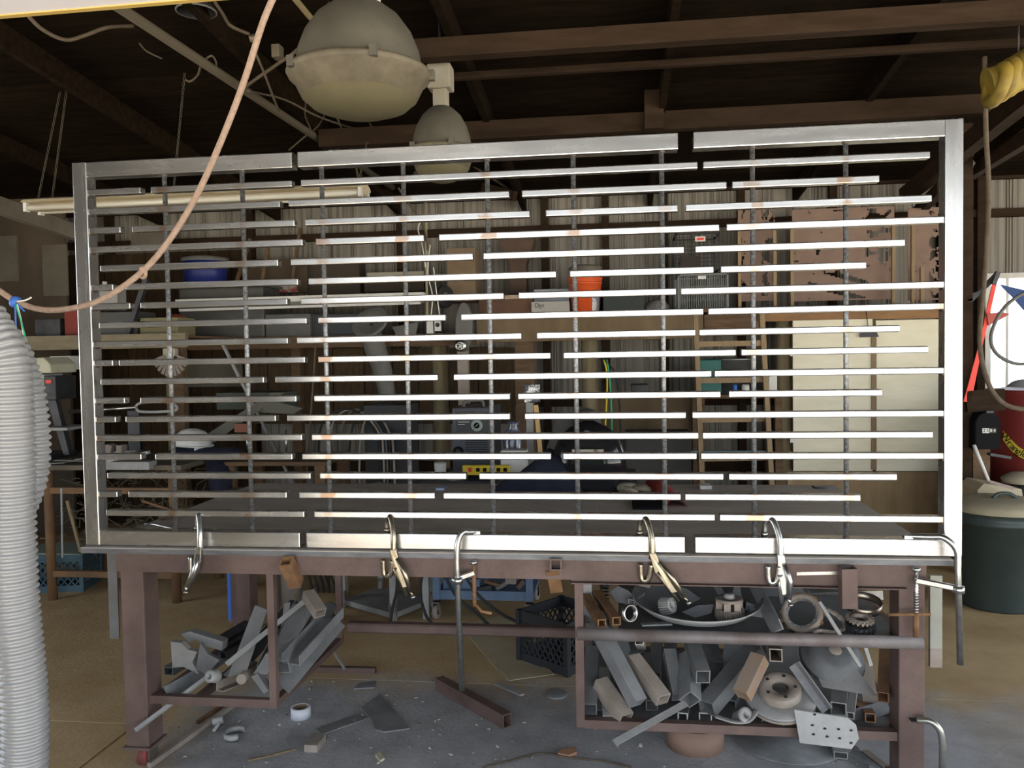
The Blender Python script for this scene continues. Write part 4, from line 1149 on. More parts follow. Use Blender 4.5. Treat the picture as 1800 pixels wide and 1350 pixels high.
def cage(label, x0, y0, x1, y1, y, dep, nv, nh, mat, tagc, group):
    a, b_ = at(x0, y1, y), at(x1, y0, y)
    t = thing('wire_cage', label, 'cage', V((a.x+b_.x)/2, y+dep/2, a.z), group)
    r_ = .006
    for yy in (y, y+dep):
        for zz in (a.z+r_, b_.z-r_):
            MB().bar((a.x, yy, zz), (b_.x, yy, zz), .014, .014).build('frame_rail', mat, t)
        for xx in (a.x+r_, b_.x-r_):
            MB().bar((xx, yy, a.z), (xx, yy, b_.z), .014, .014).build('frame_post', mat, t)
    for xx in (a.x+r_, b_.x-r_):
        for zz in (a.z+r_, b_.z-r_):
            MB().bar((xx, y, zz), (xx, y+dep, zz), .014, .014).build('frame_rail', mat, t)
    for yy in (y, y+dep):
        for k in range(1, nv):
            xx = a.x+(b_.x-a.x)*k/nv
            MB().bar((xx, yy, a.z), (xx, yy, b_.z), .0045, .0045).build('wire', mat, t)
        for k in range(1, nh):
            zz = a.z+(b_.z-a.z)*k/nh
            MB().bar((a.x, yy-.004, zz), (b_.x, yy-.004, zz), .0045, .0045).build('wire', mat, t)
    if tagc:
        p = at(tagc[0], tagc[1], y-.012); q = at(tagc[2], tagc[3], y-.012)
        g = MB().box((p.x, y-.012, q.z), (q.x, y-.008, p.z)).build('name_tag', M('white_tag', (.72, .70, .66), .6), t)
        if tagc[4]:
            MB().box((p.x+.012, y-.0135, q.z+.01), (q.x-.012, y-.0118, p.z-.01)).build('tag_print', m_redp, g)
    return t
zc = at(1230, 474, YS+.1).z
cage('black wire cage with a red and white tag, upper one', 1188, 408, 1266, 476, YS+.1, .4, 11, 9, m_wire, (1222, 416, 1240, 424, True), 'wire cages stacked on the shelf')
cage('grey barred kennel cage below the black wire cage', 1192, 480, 1280, 549, YS+.08, .42, 22, 3, M('dull_grey_wire', (.14, .15, .15), .5, .5), (1227, 485, 1241, 490, False), 'wire cages stacked on the shelf')
onshelf('brown_box', 'low brown box lying inside the upper wire cage', 'box', 1196, 1232, 450, M('maroon_box', (.06, .035, .03), .7), .25, z=zc+.02, y=YS+.18)
# cabinet with pale doors
cb = thing('pale_cabinet', 'wall cabinet with two pale painted plywood doors', 'cabinet', V(at(1520, 828, YS).x, YS+.2, at(1520, 828, YS).z))
def cdoor(x0, x1):
    return pbox(x0, 562, x1, 828, YS, .02).build('door', m_pale, cb, bev=.002)
d1 = cdoor(1394, 1534); d2 = cdoor(1540, 1668)
pbox(1394, 563, 1668, 827, YS+.022, .55).build('cabinet_body', m_ply, cb)
for py in (620, 772):
    p = at(1394, py, YS)
    MB().box((p.x-.025, YS-.006, p.z-.03), (p.x+.022, YS-.0005, p.z+.03)).build('hinge', m_white, d1)
pbox(1532, 590, 1541, 826, YS-.012, .012).build('centre_strip', m_woodlt, cb)
p = at(1522, 546, YS-.01); q = at(1526, 575, YS-.02)
tg = thing('trapezoid_tag', 'dark trapezoid metal tag hanging from chain before the cabinet', 'tag', at(1527, 592, YS-.03))
MB().poly([at(1514, 578, YS-.03), at(1538, 577, YS-.03), at(1545, 592, YS-.03), at(1511, 593, YS-.03)], (0, .006, 0)).build('plate', m_dark, tg)
MB().tube([p, q, at(1526, 580, YS-.026)], .004, 5).build('chain', m_chrome, tg)
pbox(1385, 829, 1690, 985, YS+.05, .03).build('lower_panel', M('golden_brown_plywood', (.26, .175, .09), .75, 0, (.38, .27, .15), 3, (2.5, 1, .5)), None, 'weathered plywood sheet standing below the pale cabinet', 'plywood')
# wooden ladder
ld = thing('wooden_ladder', 'wooden ladder leaning upright against the shelf', 'ladder', fl(1290, 870, .0)*0+V(at(1288, 900, YS-.25).x, YS-.25, 0))
YL = YS-.2
def lrail(pa, pb):
    a, b_ = at(*pa, YL), at(*pb, YL-.1)
    d_ = (b_-a); b2 = a+d_*(a.z/(a.z-b_.z))
    MB().bar(a, b2, .04, .07, up=(0, 1, 0)).build('rail', m_woodlt, ld)
lrail((1222, 545), (1234, 850)); lrail((1338, 545), (1356, 850))
for py in (605, 669, 738, 806):
    a, b_ = at(1228, py, YL-.02), at(1347, py-2, YL-.02)
    MB().bar(a, b_, .05, .045).build('rung', m_woodlt, ld)
MB().lathe([(.001, 0), (.15, 0), (.19, .30), (.195, .30), (.195, .315), (.185, .31), (.14, .01)], V(at(1292, 690, YS+.2).x, YS+.3, at(1292, 692, YS+.2).z), 28).build('metal_bucket', M('galvanised', (.45, .45, .43), .35, .8, (.3, .3, .29), 9), None, 'galvanised metal bucket on the low shelf behind ladder', 'bucket')
pbox(1230, 632, 1268, 690, YS+.1, .3).build('teal_tub', m_teal, None, 'teal plastic tub behind the ladder', 'tub', bev=.01)
lsz = at(1290, 693, YS+.1).z
ls = thing('low_shelf', 'narrow wooden shelf behind the ladder holding tub and bucket', 'shelf', V(at(1290, 700, YS).x, YS+.1, lsz-.03))
MB().box((at(1226, 693, YS+.1).x, YS+.05, lsz-.035), (at(1372, 693, YS+.1).x, YS+.75, lsz-.002)).build('board', m_wood, ls)
for px in (1232, 1368):
    x_ = at(px, 693, YS+.1).x
    MB().box((x_-.03, YS+.6, 0), (x_+.03, YS+.66, lsz-.035)).build('leg', m_wood, ls)
    MB().box((x_-.03, YS+.08, 0), (x_+.03, YS+.14, lsz-.035)).build('leg', m_wood, ls)
pbox(1352, 660, 1366, 690, YS+.02, .1).build('white_board', m_white, None, 'narrow white board standing right of the ladder', 'board')
for k, (x0, y0, x1, y1, mm, lb_) in enumerate(((1288, 674, 1296, 690, m_blu, 'blue spray can on the low shelf'), (1304, 676, 1318, 692, m_white, 'white can on the low shelf beside blue can'))):
    a = at((x0+x1)/2, y1, YS+.09); r_ = (at(x1, y1, YS+.1).x-at(x0, y1, YS+.1).x)/2
    MB().lathe([(.001, 0), (r_, 0), (r_, .07), (r_*.8, .085), (.001, .085)], V(a.x, YS+.1, lsz), 16).build('spray_can', mm, None, lb_, 'can')
MB().bar(at(1195, 795, YS), at(1345, 795, YS), .03, .03).build('blue_rail', M('pale_blue_paint', (.16, .24, .26), .6), None, 'pale blue steel rail behind the ladder foot', 'rail')
for pxs, m_, lb_ in (((1061, 1067, 1065, 1058), m_yellow, 'yellow hose hanging beside the round log post'), ((1066, 1071, 1075, 1077), m_grn, 'green hose hanging beside the round log post'), ((1062, 1082, 1090, 1092), m_rubber, 'black cable hanging right of the green hose')):
    wire('hanging_hose', [at(pxs[0], 632, YS+.02), at(pxs[1], 660, YS), at(pxs[2], 730, YS), at(pxs[3], 850, YS)], .008, m_, lb_, 'hose')

# ------------------------------------------------------------------ left half of the shelf
lf = thing('strip_light', 'unlit white strip light lying along the left shelf', 'light fixture', V(at(530, 530, YS).x, YS, at(530, 542, YS).z))
a, b_ = at(314, 532, YS-.05), at(746, 519, YS-.05)
MB().bar(a, b_, .12, .05).build('housing', m_white, lf)
MB().bar(a+V(.03, -.03, -.075), b_+V(-.03, -.03, -.07), .04, .022).build('tube', m_white, lf)
MB().bar(a+V(0, .01, -.04), b_+V(0, .01, -.035), .03, .07).build('ballast_channel', m_greypl, lf)
zl = zs0
bb = thing('blue_bucket', 'blue plastic bucket with grey lid on the left shelf', 'bucket', V(at(360, 500, YS+.5).x, YS+.5, zl))
onz = at(360, 495, YS+.2).z
tb = MB().box((at(312, 590, YS+.06).x, YS+.1, zl), (at(462, 590, YS+.06).x, YS+.5, at(390, 500, YS+.1).z-.03)).build('storage_tote', M('murky_grey_tote', (.08, .077, .068), .55, 0, (.11, .105, .095), 3), None, 'large murky grey storage tote on the left shelf', 'tote', bev=.02)
tz = at(390, 500, YS+.1).z-.03
MB().box((at(309, 590, YS+.06).x, YS+.08, tz), (at(465, 590, YS+.06).x, YS+.52, tz+.025)).build('tote_lid', M('grey_green_lid', (.10, .115, .10), .5), tb)
c0 = V(at(360, 490, YS+.3).x, YS+.32, tz+.026)
bb.location = c0
hb = at(360, 455, YS+.3).z-c0.z
MB().lathe([(.001, 0), (.19, 0), (.215, hb), (.205, hb), (.18, .01)], c0, 30).build('pail', M('deep_blue_plastic', (.015, .025, .16), .45), bb)
MB().lathe([(.222, hb-.03), (.225, hb+.005), (.15, hb+.02), (.001, hb+.022)], c0, 30).build('lid', m_greypl, bb)
for k, (x0, x1, yt, mm, lb_, yy) in enumerate((
    (466, 545, 552, m_greypl, 'grey plastic tub with bottle left of centre shelf', YS+.1),
    (548, 640, 552, M('dark_bluegrey_box', (.05, .055, .065), .6), 'dark blue-grey box right of the grey tub', YS+.15))):
    onshelf('shelf_box', lb_, 'box', x0, x1, yt, mm, .35, z=zl, y=yy)
pbox(540, 462, 632, 520, YB-.3, .2).build('dark_carton', M('dark_carton', (.06, .045, .032), .85), None, 'dark cardboard carton high behind the strip light, left one', 'carton', bev=.005)
pbox(645, 478, 745, 492, YB-.35, .25).build('pale_board_stack', M('pale_boards', (.38, .35, .27), .8), None, 'stack of pale boards behind the strip light', 'boards')
pbox(640, 494, 745, 512, YB-.3, .2).build('dark_carton', M('dark_carton', (.06, .045, .032), .85), None, 'dark carton below the stack of pale boards', 'carton')
pbox(430, 455, 540, 515, YB-.35, .02).build('brown_board', M('brown_sheet', (.075, .052, .032), .85), None, 'dark brown board behind the tripod poles on left shelf', 'board')
for k, (p, q, lb_) in enumerate((((408, 520), (440, 420), 'left'), ((458, 515), (472, 430), 'middle'), ((512, 510), (528, 400), 'right'))):
    MB().bar(at(*p, YB-.4), at(*q, YB-.4), .03, .03).build('wooden_pole', m_wood, None, 'dark wooden pole leaning on the wall, %s of three' % lb_, 'pole')
pbox(470, 495, 520, 514, YB-.42, .05).build('striped_cone', M('white_red_band', (.40, .36, .32), .7, 0, (.32, .06, .05), 6, lo=.52, hi=.55), None, 'white banner board with a red band behind strip light', 'board')
# tall cardboard box and wheel
pbox(786, 436, 836, 530, YS+.35, .3).build('tall_carton', m_card, None, 'tall brown cardboard box left of the rusty hopper', 'carton', bev=.005)
wh = thing('cart_tyre', 'small grey tyre leaning against the tall cardboard box', 'wheel', at(781, 546, YS+.2))
MB().lathe([(.045, -.03), (.09, -.035), (.105, -.02), (.105, .02), (.09, .035), (.045, .03), (.045, -.03)], at(781, 522, YS+.25), 28, (.8, -.6, 0)).build('tyre', m_rubber, wh)
MB().lathe([(.001, .01), (.045, .022), (.047, -.02)], at(781, 522, YS+.25), 20, (.8, -.6, 0)).build('rim', m_greypl, wh)
# belt machine with chrome wheel
bm_ = thing('belt_sander', 'upright machine with tall oval belt and chrome wheel', 'machine', V(at(815, 615, YS-.05).x, YS-.1, at(815, 618, YS-.05).z))
mb = MB()
for s_ in (0,):
    pts = []
    for q in range(24):
        a_ = 2*PI*q/24
        pts.append(at(815+15*math.cos(a_), 575+44*math.sin(a_), YS-.08))
    mb.poly(pts, (0, .09, 0))
mb.build('belt_housing', m_greypl, bm_, bev=.01)
MB().lathe([(.028, -.03), (.052, -.03), (.054, 0), (.052, .03), (.028, .03), (.028, -.03)], at(810, 608, YS-.12), 24, (0, 1, 0)).build('wheel', m_chrome, bm_)
for k in range(5):
    a_ = 2*PI*k/5
    c_ = at(810, 608, YS-.12)
    MB().bar(c_, c_+V(math.cos(a_)*.03, 0, math.sin(a_)*.03), .01, .01).build('spoke', m_chrome, bm_)
MB().box((at(806, 640, YS).x, YS-.05, .0), (at(824, 640, YS).x, YS+.03, at(815, 615, YS).z)).build('pedestal', m_dustbr, bm_)
# grey funnel-shaped air mover with duct
fd = thing('grey_blower', 'dusty grey blower with flared hood and tapering duct', 'blower', V(at(668, 705, YS-.15).x, YS-.15, at(668, 705, YS-.15).z))
c0 = at(655, 572, YS-.2)
MB().lathe([(.02, -.02), (.09, -.02), (.16, .02), (.175, .05), (.165, .06), (.10, .03), (.02, .02)], c0, 28, (-.2, -.75, .6)).build('hood', m_greypl, fd)
dpts = [at(652, 590, YS-.12), at(664, 625, YS-.14), at(675, 665, YS-.15), at(682, 705, YS-.15)]
MB().tube(smooth_path(dpts, 3), [.10, .10, .10, .095, .09, .09, .085, .08, .078, .075], 14).build('duct', m_greypl, fd)
MB().poly([at(690, 575, YS-.1), at(735, 566, YS-.1), at(728, 596, YS-.1), at(700, 600, YS-.1)], (0, .03, 0)).build('fin', m_greypl, fd)
MB().cyl(at(676, 700, YS-.15), V(at(676, 700, YS-.15).x, YS-.15, 0), .05, 14).build('stand', m_dark, fd)
# outlet boxes on conduit
ob = thing('outlet_box', 'pair of white electrical boxes on the conduit pipe', 'outlet box', at(762, 587, YS-.05))
MB().box(at(750, 586, YS-.06), at(763, 564, YS)).build('switch_plate', m_white, ob)
b3 = MB().box(at(764, 582, YS-.05), at(776, 563, YS)).build('round_outlet_plate', m_white, ob)
MB().lathe([(.001, 0), (.018, 0), (.02, -.004)], at(769, 571, YS-.052), 14, (0, 1, 0)).build('socket', m_dark, b3)
MB().cyl(at(748, 350, YS+.1), at(751, 563, YS-.02), .012, 10).build('conduit', M('yellowed_conduit', (.42, .38, .24), .5), ob)
for k, pts in enumerate(([(756, 430), (752, 480), (760, 520), (757, 562)], [(762, 470), (768, 520), (774, 562)], [(748, 380), (735, 400), (742, 430), (748, 470)])):
    wire('cord', [at(*p, YS-.03) for p in pts], .006, m_clear, None, None, ob)
# floor clutter below the shelf: dark bins and boards at the left back
for (x0, y0, x1, y1, yy, mm, lb_, cat_) in (
    (380, 690, 500, 720, 3.9, M('dull_green_panel', (.10, .11, .09), .7), 'dull green flat panel behind the bench, upper one', 'panel'),
    (640, 712, 720, 790, 3.35, M('dark_grey_cabinet', (.035, .036, .04), .5), 'dark grey machine cabinet behind table left of welder', 'cabinet'),
    (1100, 760, 1215, 850, 4.0, M('dark_mesh_bin', (.04, .038, .035), .7), 'dark bin behind the table left of ladder', 'bin'),
    (1110, 676, 1140, 690, 4.3, m_dark, 'flat dark box standing behind the hoses', 'box')):
    a_ = pbox(x0, y0, x1, y1, yy, .3)
    if y1 > 730:
        zmin = min(v.z for v in a_.v)
        for v in a_.v:
            if abs(v.z-zmin) < 1e-4: v.z = 0
    a_.build({'panel': 'flat_sheet', 'cabinet': 'machine_cabinet', 'bin': 'mesh_bin', 'box': 'flat_box'}[cat_], mm, None, lb_, cat_, bev=.008)

# ------------------------------------------------------------------ welder and things behind the table
YW = 2.05
wc = thing('tool_stand', 'steel tool stand behind the table carrying the welder', 'stand', V(at(850, 900, YW).x, YW+.3, 0))
zc = at(830, 846, YW).z
cx0, cx1 = at(735, 840, YW).x, at(1120, 840, YW).x
MB().box((cx0, YW, zc-.03), (cx1, YW+.6, zc)).build('stand_top', m_dark, wc)
for x_ in (cx0+.03, cx1-.03):
    for y_ in (YW+.03, YW+.57):
        MB().box((x_-.02, y_-.02, 0), (x_+.02, y_+.02, zc-.03)).build('leg', m_dustlt, wc)
wy = YW+.25
wd = thing('welder', 'dark blue-grey welding machine with round dial behind the table', 'welder', V(at(829, 805, wy).x, wy, zc))
a, b_ = at(796, 806, wy), at(864, 716, wy)
MB().box((a.x, wy, zc), (b_.x, wy+.45, b_.z)).build('case', M('welder_case', (.06, .067, .08), .45, .2, (.075, .08, .095), 4), wd, bev=.012)
fpn = pbox(802, 722, 858, 762, wy-.004, .006).build('front_panel', M('welder_panel', (.03, .033, .04), .4), wd)
dc = at(838, 748, wy-.006)
dl = MB().lathe([(.001, .003), (.036, .003), (.040, 0)], dc, 28, (0, -1, 0)).build('dial', M('dial_ring', (.30, .36, .32), .5), wd)
MB().lathe([(.001, .018), (.017, .018), (.020, .003)], dc, 20, (0, -1, 0)).build('knob', m_black, dl)
MB().bar(dc+V(-.006, -.0185, -.006), dc+V(.012, -.0185, .012), .003, .002, up=(0, -1, 0)).build('pointer', m_white, dl)
for k, py in enumerate((738, 742, 746)):
    a, b_ = at(805, py, wy-.0055), at(805+(18, 20, 12)[k], py, wy-.0055)
    MB().bar(a, b_, .0015, .003).build('print_line', m_clear, wd)
for k in range(6):
    a, b_ = at(818, 774+k*4, wy-.003), at(857, 774+k*4, wy-.003)
    MB().bar(a, b_, .006, .004).build('vent_slot', m_black, wd)
MB().lathe([(.02, 0), (.036, 0), (.036, .02), (.02, .02)], at(806, 794, wy-.001), 18, (0, -1, 0)).build('cable_port', m_black, wd)
MB().tube(smooth_path([at(816, 716, wy+.08), at(818, 706, wy+.08), at(846, 704, wy+.08), at(850, 716, wy+.08)], 4), .011, 8).build('handle', m_greypl, wd)
def oncart(name, lab, cat, x0, y0, x1, y1, y, dep, mat, bev=.006):
    mb = pbox(x0, y0, x1, y1, y, dep)
    zmin = min(v.z for v in mb.v)
    for v in mb.v:
        if abs(v.z-zmin) < 1e-4: v.z = zc
    return mb.build(name, mat, None, lab, cat, bev=bev)
bg = MB().lathe([(.001, 0), (.055, 0), (.06, .05), (.056, .10), (.062, .16), (.066, .24), (.05, .30), (.03, .34), (.05, .37), (.001, .375)], V(at(902, 820, YW+.2).x, YW+.22, zc), 18)
for i, v in enumerate(bg.v):
    n_ = mnoise.noise(v*14)
    v.x += n_*.014; v.y += n_*.012
bg.build('water_jug', M('dark_blue_plastic_jug', (.05, .055, .085), .18, 0, (.09, .10, .15), 7, spec=.8), None, 'crumpled dark translucent plastic jug right of welder', 'jug')
fb = MB().box((0, 0, 0), (0, 0, 0)); fb = pbox(921, 675, 949, 708, YW+.3, .03)
fb.build('foil_pouch', M('crinkled_foil', (.5, .5, .5), .25, .9, (.06, .06, .065), 16, bump=.8, bsc=40, lo=.42, hi=.55), None, 'crinkled silver foil pouch standing behind the jug', 'pouch', bev=.004)
MB().box((at(925, 700, YW+.35).x, YW+.33, zc), (at(937, 700, YW+.35).x, YW+.37, at(930, 690, YW+.35).z)).build('steel_post', m_dustlt, None, 'grey steel post rising behind the white carton', 'post')
MB().bar(at(942, 712, YW+.15), V(at(954, 826, YW+.1).x, YW+.1, zc), .028, .02).build('hammer_handle', M('honey_wood', (.55, .36, .15), .55), None, 'honey-coloured wooden hammer handle leaning behind gate', 'handle')
oncart('white_carton', 'small white carton right of yellow power strip', 'carton', 880, 792, 925, 822, YW+.08, .12, m_white, .003)
ps = thing('power_strip', 'yellow power strip with red switch and black sockets', 'power strip', at(855, 836, YW+.0))
MB().bar(at(814, 826, YW+.0), at(896, 826, YW+.0), .04, at(855, 818, YW).z-at(855, 835, YW).z).build('housing', m_yellow, ps, bev=.004)
p = at(826, 826, YW-.021); MB().box(p-V(.011, .003, .014), p+V(.011, .002, .014)).build('rocker_switch', m_redp, ps)
for k in range(5):
    p = at(840+k*12, 826, YW-.021)
    MB().box(p-V(.012, .002, .012), p+V(.012, .002, .012)).build('socket', m_black, ps, bev=.003)
MB().lathe([(.001, 0), (.034, 0), (.042, .10), (.038, .10), (.03, .005)], V(at(774, 815, YW+.15).x, YW+.15, zc), 20).build('white_cup', m_white, None, 'white paper cup left of the welder', 'cup')
MB().lathe([(.001, 0), (.05, 0), (.055, .02), (.001, .024)], V(at(797, 820, YW+.05).x, YW+.08, zc), 20).build('white_disc', m_white, None, 'flat white lid between the cup and power strip', 'lid')
# black welding helmet and jacket lie on the table
hx = fl(1035, 880, ZT)
wh_ = thing('welding_helmet', 'glossy black welding helmet resting at the table back', 'helmet', V(hx.x, 1.42, ZT))
mb = MB()
c0 = V(at(1035, 820, 1.45).x, 1.45, ZT)
rings = []
for k in range(12):
    v_ = k/11
    zz = .40*v_
    w_ = .215*math.sqrt(max(0.02, 1-(max(0, v_-.35)/.65)**2))*(1-.18*(1-v_) if v_ < .35 else 1)
    rings.append([c0+V(w_*math.cos(a_), .13*w_/.215*math.sin(a_)*1.2, zz) for a_ in [2*PI*q/24 for q in range(24)]])
mb.loft(rings, True, True)
m_gloss = M('glossy_black', (.012, .012, .014), .12, 0)
mb.build('shell', m_gloss, wh_)
MB().lathe([(.001, .006), (.018, .005), (.022, 0)], c0+V(-.005, -.13, .335), 16, (0, -1, .2)).build('pivot_knob', m_greypl, wh_)
MB().box(c0+V(-.09, -.165, .17), c0+V(.09, -.14, .26)).build('lens_window', M('lens_window', (.015, .02, .018), .06), wh_, bev=.006)
jk = MB()
jc = V(at(950, 860, 1.5).x, 1.45, ZT)
nx_, ny_ = 30, 16
vs = []; fs = []
for i in range(nx_+1):
    for j in range(ny_+1):
        u, v_ = i/nx_, j/ny_
        edge = min(u, 1-u, v_, 1-v_)
        h_ = .16*min(1, edge*5)**.6*(.5+.9*math.exp(-((u-.62)**2)/.05))+.03*mnoise.noise(V(u*6, v_*5, 2))
        h_ = max(.002, h_ if edge > .001 else .002)
        vs.append((jc.x+(u-.5)*.52, jc.y+(v_-.5)*.34+.03*mnoise.noise(V(u*4, v_*4, 7)), ZT+h_))
for i in range(nx_):
    for j in range(ny_):
        q = i*(ny_+1)+j
        fs.append((q, q+1, q+ny_+2, q+ny_+1))
jk.add(vs, fs, True)
jk.build('navy_jacket', m_navy, None, 'crumpled navy work jacket heaped left of the helmet', 'jacket')
sh_ = MB()
c0 = V(at(1030, 745, YW+.35).x, YW+.35, at(1030, 760, YW+.35).z)
sh_.lathe([(.001, .17), (.06, .155), (.10, .10), (.115, .02), (.11, -.08), (.08, -.16)], c0, 22, caps=True)
o = sh_.build('grinding_mask', M('dark_grey_shiny', (.06, .06, .062), .3), None, 'dark grey face mask hanging behind the helmet', 'mask')
MB().box((c0.x-.01, c0.y-.01, zc), (c0.x+.01, c0.y+.01, c0.z-.10)).build('mask_stand', m_dark, o)
for k, (p, q, lb_) in enumerate((((960, 790), (1000, 726), 'tilted left'), ((1000, 800), (1040, 740), 'tilted right'))):
    MB().poly([at(p[0], p[1], YW+.25+.06*k), at(p[0]+30, p[1]+12, YW+.25+.06*k), at(q[0]+14, q[1]+8, YW+.32+.06*k), at(q[0]-16, q[1]-6, YW+.32+.06*k)], (0, .012, 0)).build('dark_shield', M('dark_shield', (.05, .048, .045), .4), None, 'dark smoky shield plate behind the jacket, %s' % lb_, 'shield')
# gloves, red brush and bits on the table top
gv = MB()
gl0 = fl(1102, 866, ZT)
gv.sphere(gl0+V(0, .02, .025), .055, 8, (1.25, .8, .5))
for k in range(4):
    gv.tube([gl0+V(.04, .03-.022*k, .03), gl0+V(.10, .035-.026*k, .025), gl0+V(.13, .03-.024*k, .014)], [.014, .013, .010], 8)
gv.tube([gl0+V(-.01, -.035, .03), gl0+V(.03, -.07, .025), gl0+V(.06, -.075, .014)], [.016, .014, .011], 8)
gv.build('work_glove', M('pale_leather', (.36, .31, .23), .8), None, 'pale leather work glove right of the helmet', 'glove')
a, b_ = fl(1150, 848, ZT), fl(1190, 892, ZT)
mb = MB()
npt = 14
d_ = (b_-a); pr = d_.cross(V(0, 0, 1)).normalized()
vs = []; fs = []
for i in range(npt+1):
    for j in range(7):
        s_ = (j-3)/3
        h_ = .045*(1-abs(s_)**2.5)+.012*mnoise.noise(V(i*.8, j*.9, 1))
        vs.append(a+d_*(i/npt)+pr*s_*.055+V(0, 0, max(.001, h_)))
for i in range(npt):
    for j in range(6):
        q = i*7+j
        fs.append((q, q+1, q+8, q+7))
mb.add(vs, fs, True).build('red_rag', M('red_rag', (.42, .055, .05), .95, 0, (.55, .10, .08), 30, bump=.5), None, 'rumpled red rag lying on the table plate', 'rag')
MB().box(fl(1112, 896, ZT), fl(1166, 888, ZT)+V(0, .12, .012)).build('black_pad', m_black, None, 'flat black pad on the table left of red rag', 'pad')
MB().box(fl(1231, 860, ZT), fl(1249, 857, ZT)+V(0, .03, .02)).build('white_block', m_white, None, 'tiny white block at the table back right of red rag', 'block')
MB().box(fl(766, 862, ZT), fl(783, 860, ZT)+V(0, .04, .014)).build('blue_scrap', M('pale_blue_plastic', (.35, .42, .62), .5), None, 'small pale blue plastic scrap at the table back edge', 'scrap')
MB().tube([fl(1428, 855, ZT+.012), fl(1434, 858, ZT+.006), fl(1452, 857, ZT+.006)], .006, 6).build('small_hook', m_dark, None, 'small dark metal hook lying at table back right', 'hook')
# air hose with fitting at the table left corner
wire('thin_air_line', [fl(255, 921, ZT+.012), fl(272, 922, ZT+.01), fl(310, 930, ZT+.01), fl(340, 928, ZT+.02), fl(356, 922, ZT+.03)], .006, m_chrome, 'thin bright ground cable with lug on the table left corner', 'cable')
rb_ = MB()
for k in range(5):
    p = fl(282+k*8, 916-k*1.6, ZT)
    rb_.sphere(p+V(0, .02, .012), .02, 5, (1, 1, .6))
rb_.build('dirty_rag', M('dirty_brown_rag', (.10, .07, .05), .95, 0, (.2, .13, .09), 20), None, 'dirty brown rag bunched at the table left corner', 'rag')
# ------------------------------------------------------------------ lamps, conduits and wires overhead
m_whitelamp = M('dusty_white_box', (.36, .33, .27), .6, 0, (.29, .26, .2), 6)
def highbay(label, cpx, rim_py, wpx, top_py, y, full=True):
    c = at(cpx, rim_py, y)
    r_ = (at(cpx+wpx/2, rim_py, y)-at(cpx-wpx/2, rim_py, y)).length/2
    t = thing('high_bay_lamp', label, 'lamp', c-V(0, 0, r_*.35), 'unlit high bay lamps under the roof')
    h = at(cpx, top_py, y).z-c.z
    MB().lathe([(r_*.98, 0), (r_*.94, h*.08), (r_*.90, h*.3), (r_*.80, h*.55), (r_*.62, h*.8), (r_*.42, h*.95), (r_*.34, h*1.0), (r_*.30, h*1.0)], c, 40).build('reflector', m_lampgrey, t)
    MB().lathe([(r_*.97, .005), (r_*1.06, .0), (r_*1.08, -.012), (r_*1.05, -.03), (r_*.98, -.045), (r_*.86, -.115), (r_*.84, -.115)], c, 40).build('rim', m_lamprim, t)
    MB().lathe([(r_*.86, -.112), (r_*.72, -.150), (r_*.45, -.178), (r_*.2, -.19), (.001, -.193)], c, 40).build('lens', m_lens, t)
    for a_ in (.2, 2.3, 3.9, 5.2):
        p = c+V(math.cos(a_)*r_*1.07, math.sin(a_)*r_*1.07, -.012)
        MB().box(p-V(.015, .015, .02), p+V(.015, .015, .025)).build('latch', m_lampgrey, t)
    zt = c.z+h
    if full:
        MB().cyl((c.x, c.y, zt-.01), (c.x, c.y, zt+.05), r_*.34, 24).build('collar', m_white, t)
        MB().box((c.x-.09, c.y-.08, zt+.05), (c.x+.09, c.y+.08, zt+.22)).build('ballast_box', m_white, t, bev=.01)
        MB().cyl((c.x, c.y, zt+.22), (c.x, c.y, roofz(c.y)-.02), .008, 8).build('hanger', m_dark, t)
    else:
        MB().box((c.x-.04, c.y-.04, zt-.01), (c.x+.04, c.y+.04, zt+.10)).build('neck', m_whitelamp, t, bev=.006)
        MB().box((c.x-.067, c.y-.06, zt+.10), (c.x+.067, c.y+.06, zt+.235)).build('ballast_box', m_whitelamp, t, bev=.01)
        MB().cyl((c.x, c.y, zt+.235), (c.x, c.y, roofz(c.y)-.02), .008, 8).build('hanger', m_dark, t)
    return t
highbay('large dusty bell-shaped high bay lamp hanging near the camera', 632, 128, 226, 8, .35)
highbay('smaller bell lamp with white box top half behind gate', 777, 262, 108, 190, 1.45, False)
# third lamp far away, seen between bars
c0 = at(745, 296, 4.2)
t = thing('far_lamp', 'small far pale lamp seen below the gate top rail', 'lamp', c0-V(0, 0, .08))
MB().lathe([(.10, -.08), (.09, 0), (.05, .06), (.03, .1), (.001, .1)], c0, 20).build('shade', m_lampgrey, t)
MB().cyl(c0+V(0, 0, .1), V(c0.x, c0.y, roofz(4.2)), .008, 6).build('hanger', m_dark, t)
# hanging fluorescent strip in the middle
t = thing('hanging_strip_light', 'long cream twin-tube strip light hanging on chains', 'light fixture', at(340, 375, 2.3))
a, b_ = at(56, 358, 2.3), at(643, 330, 2.3)
MB().poly([a+V(0, -.12, -.012), a+V(0, -.10, .01), a+V(0, -.04, .03), a+V(0, .04, .03), a+V(0, .10, .01), a+V(0, .12, -.012), a+V(0, .10, -.01), a+V(0, .04, -.012), a+V(0, -.04, -.012), a+V(0, -.10, -.01)], (b_-a)).build('reflector', m_cream, t)
MB().bar(a+V(0, 0, -.03), b_+V(0, 0, -.03), .07, .05).build('ballast_cover', m_cream, t)
for yy in (-.075, .075):
    MB().cyl(a+V(.03, yy, -.045), b_+V(-.03, yy, -.045), .019, 14).build('tube', M('dull_tube', (.62, .60, .52), .3), t)
    for e in (a+V(.015, yy, -.04), b_+V(-.015, yy, -.04)):
        MB().box(e-V(.012, .022, .032), e+V(.012, .022, .03)).build('lamp_holder', m_white, t)
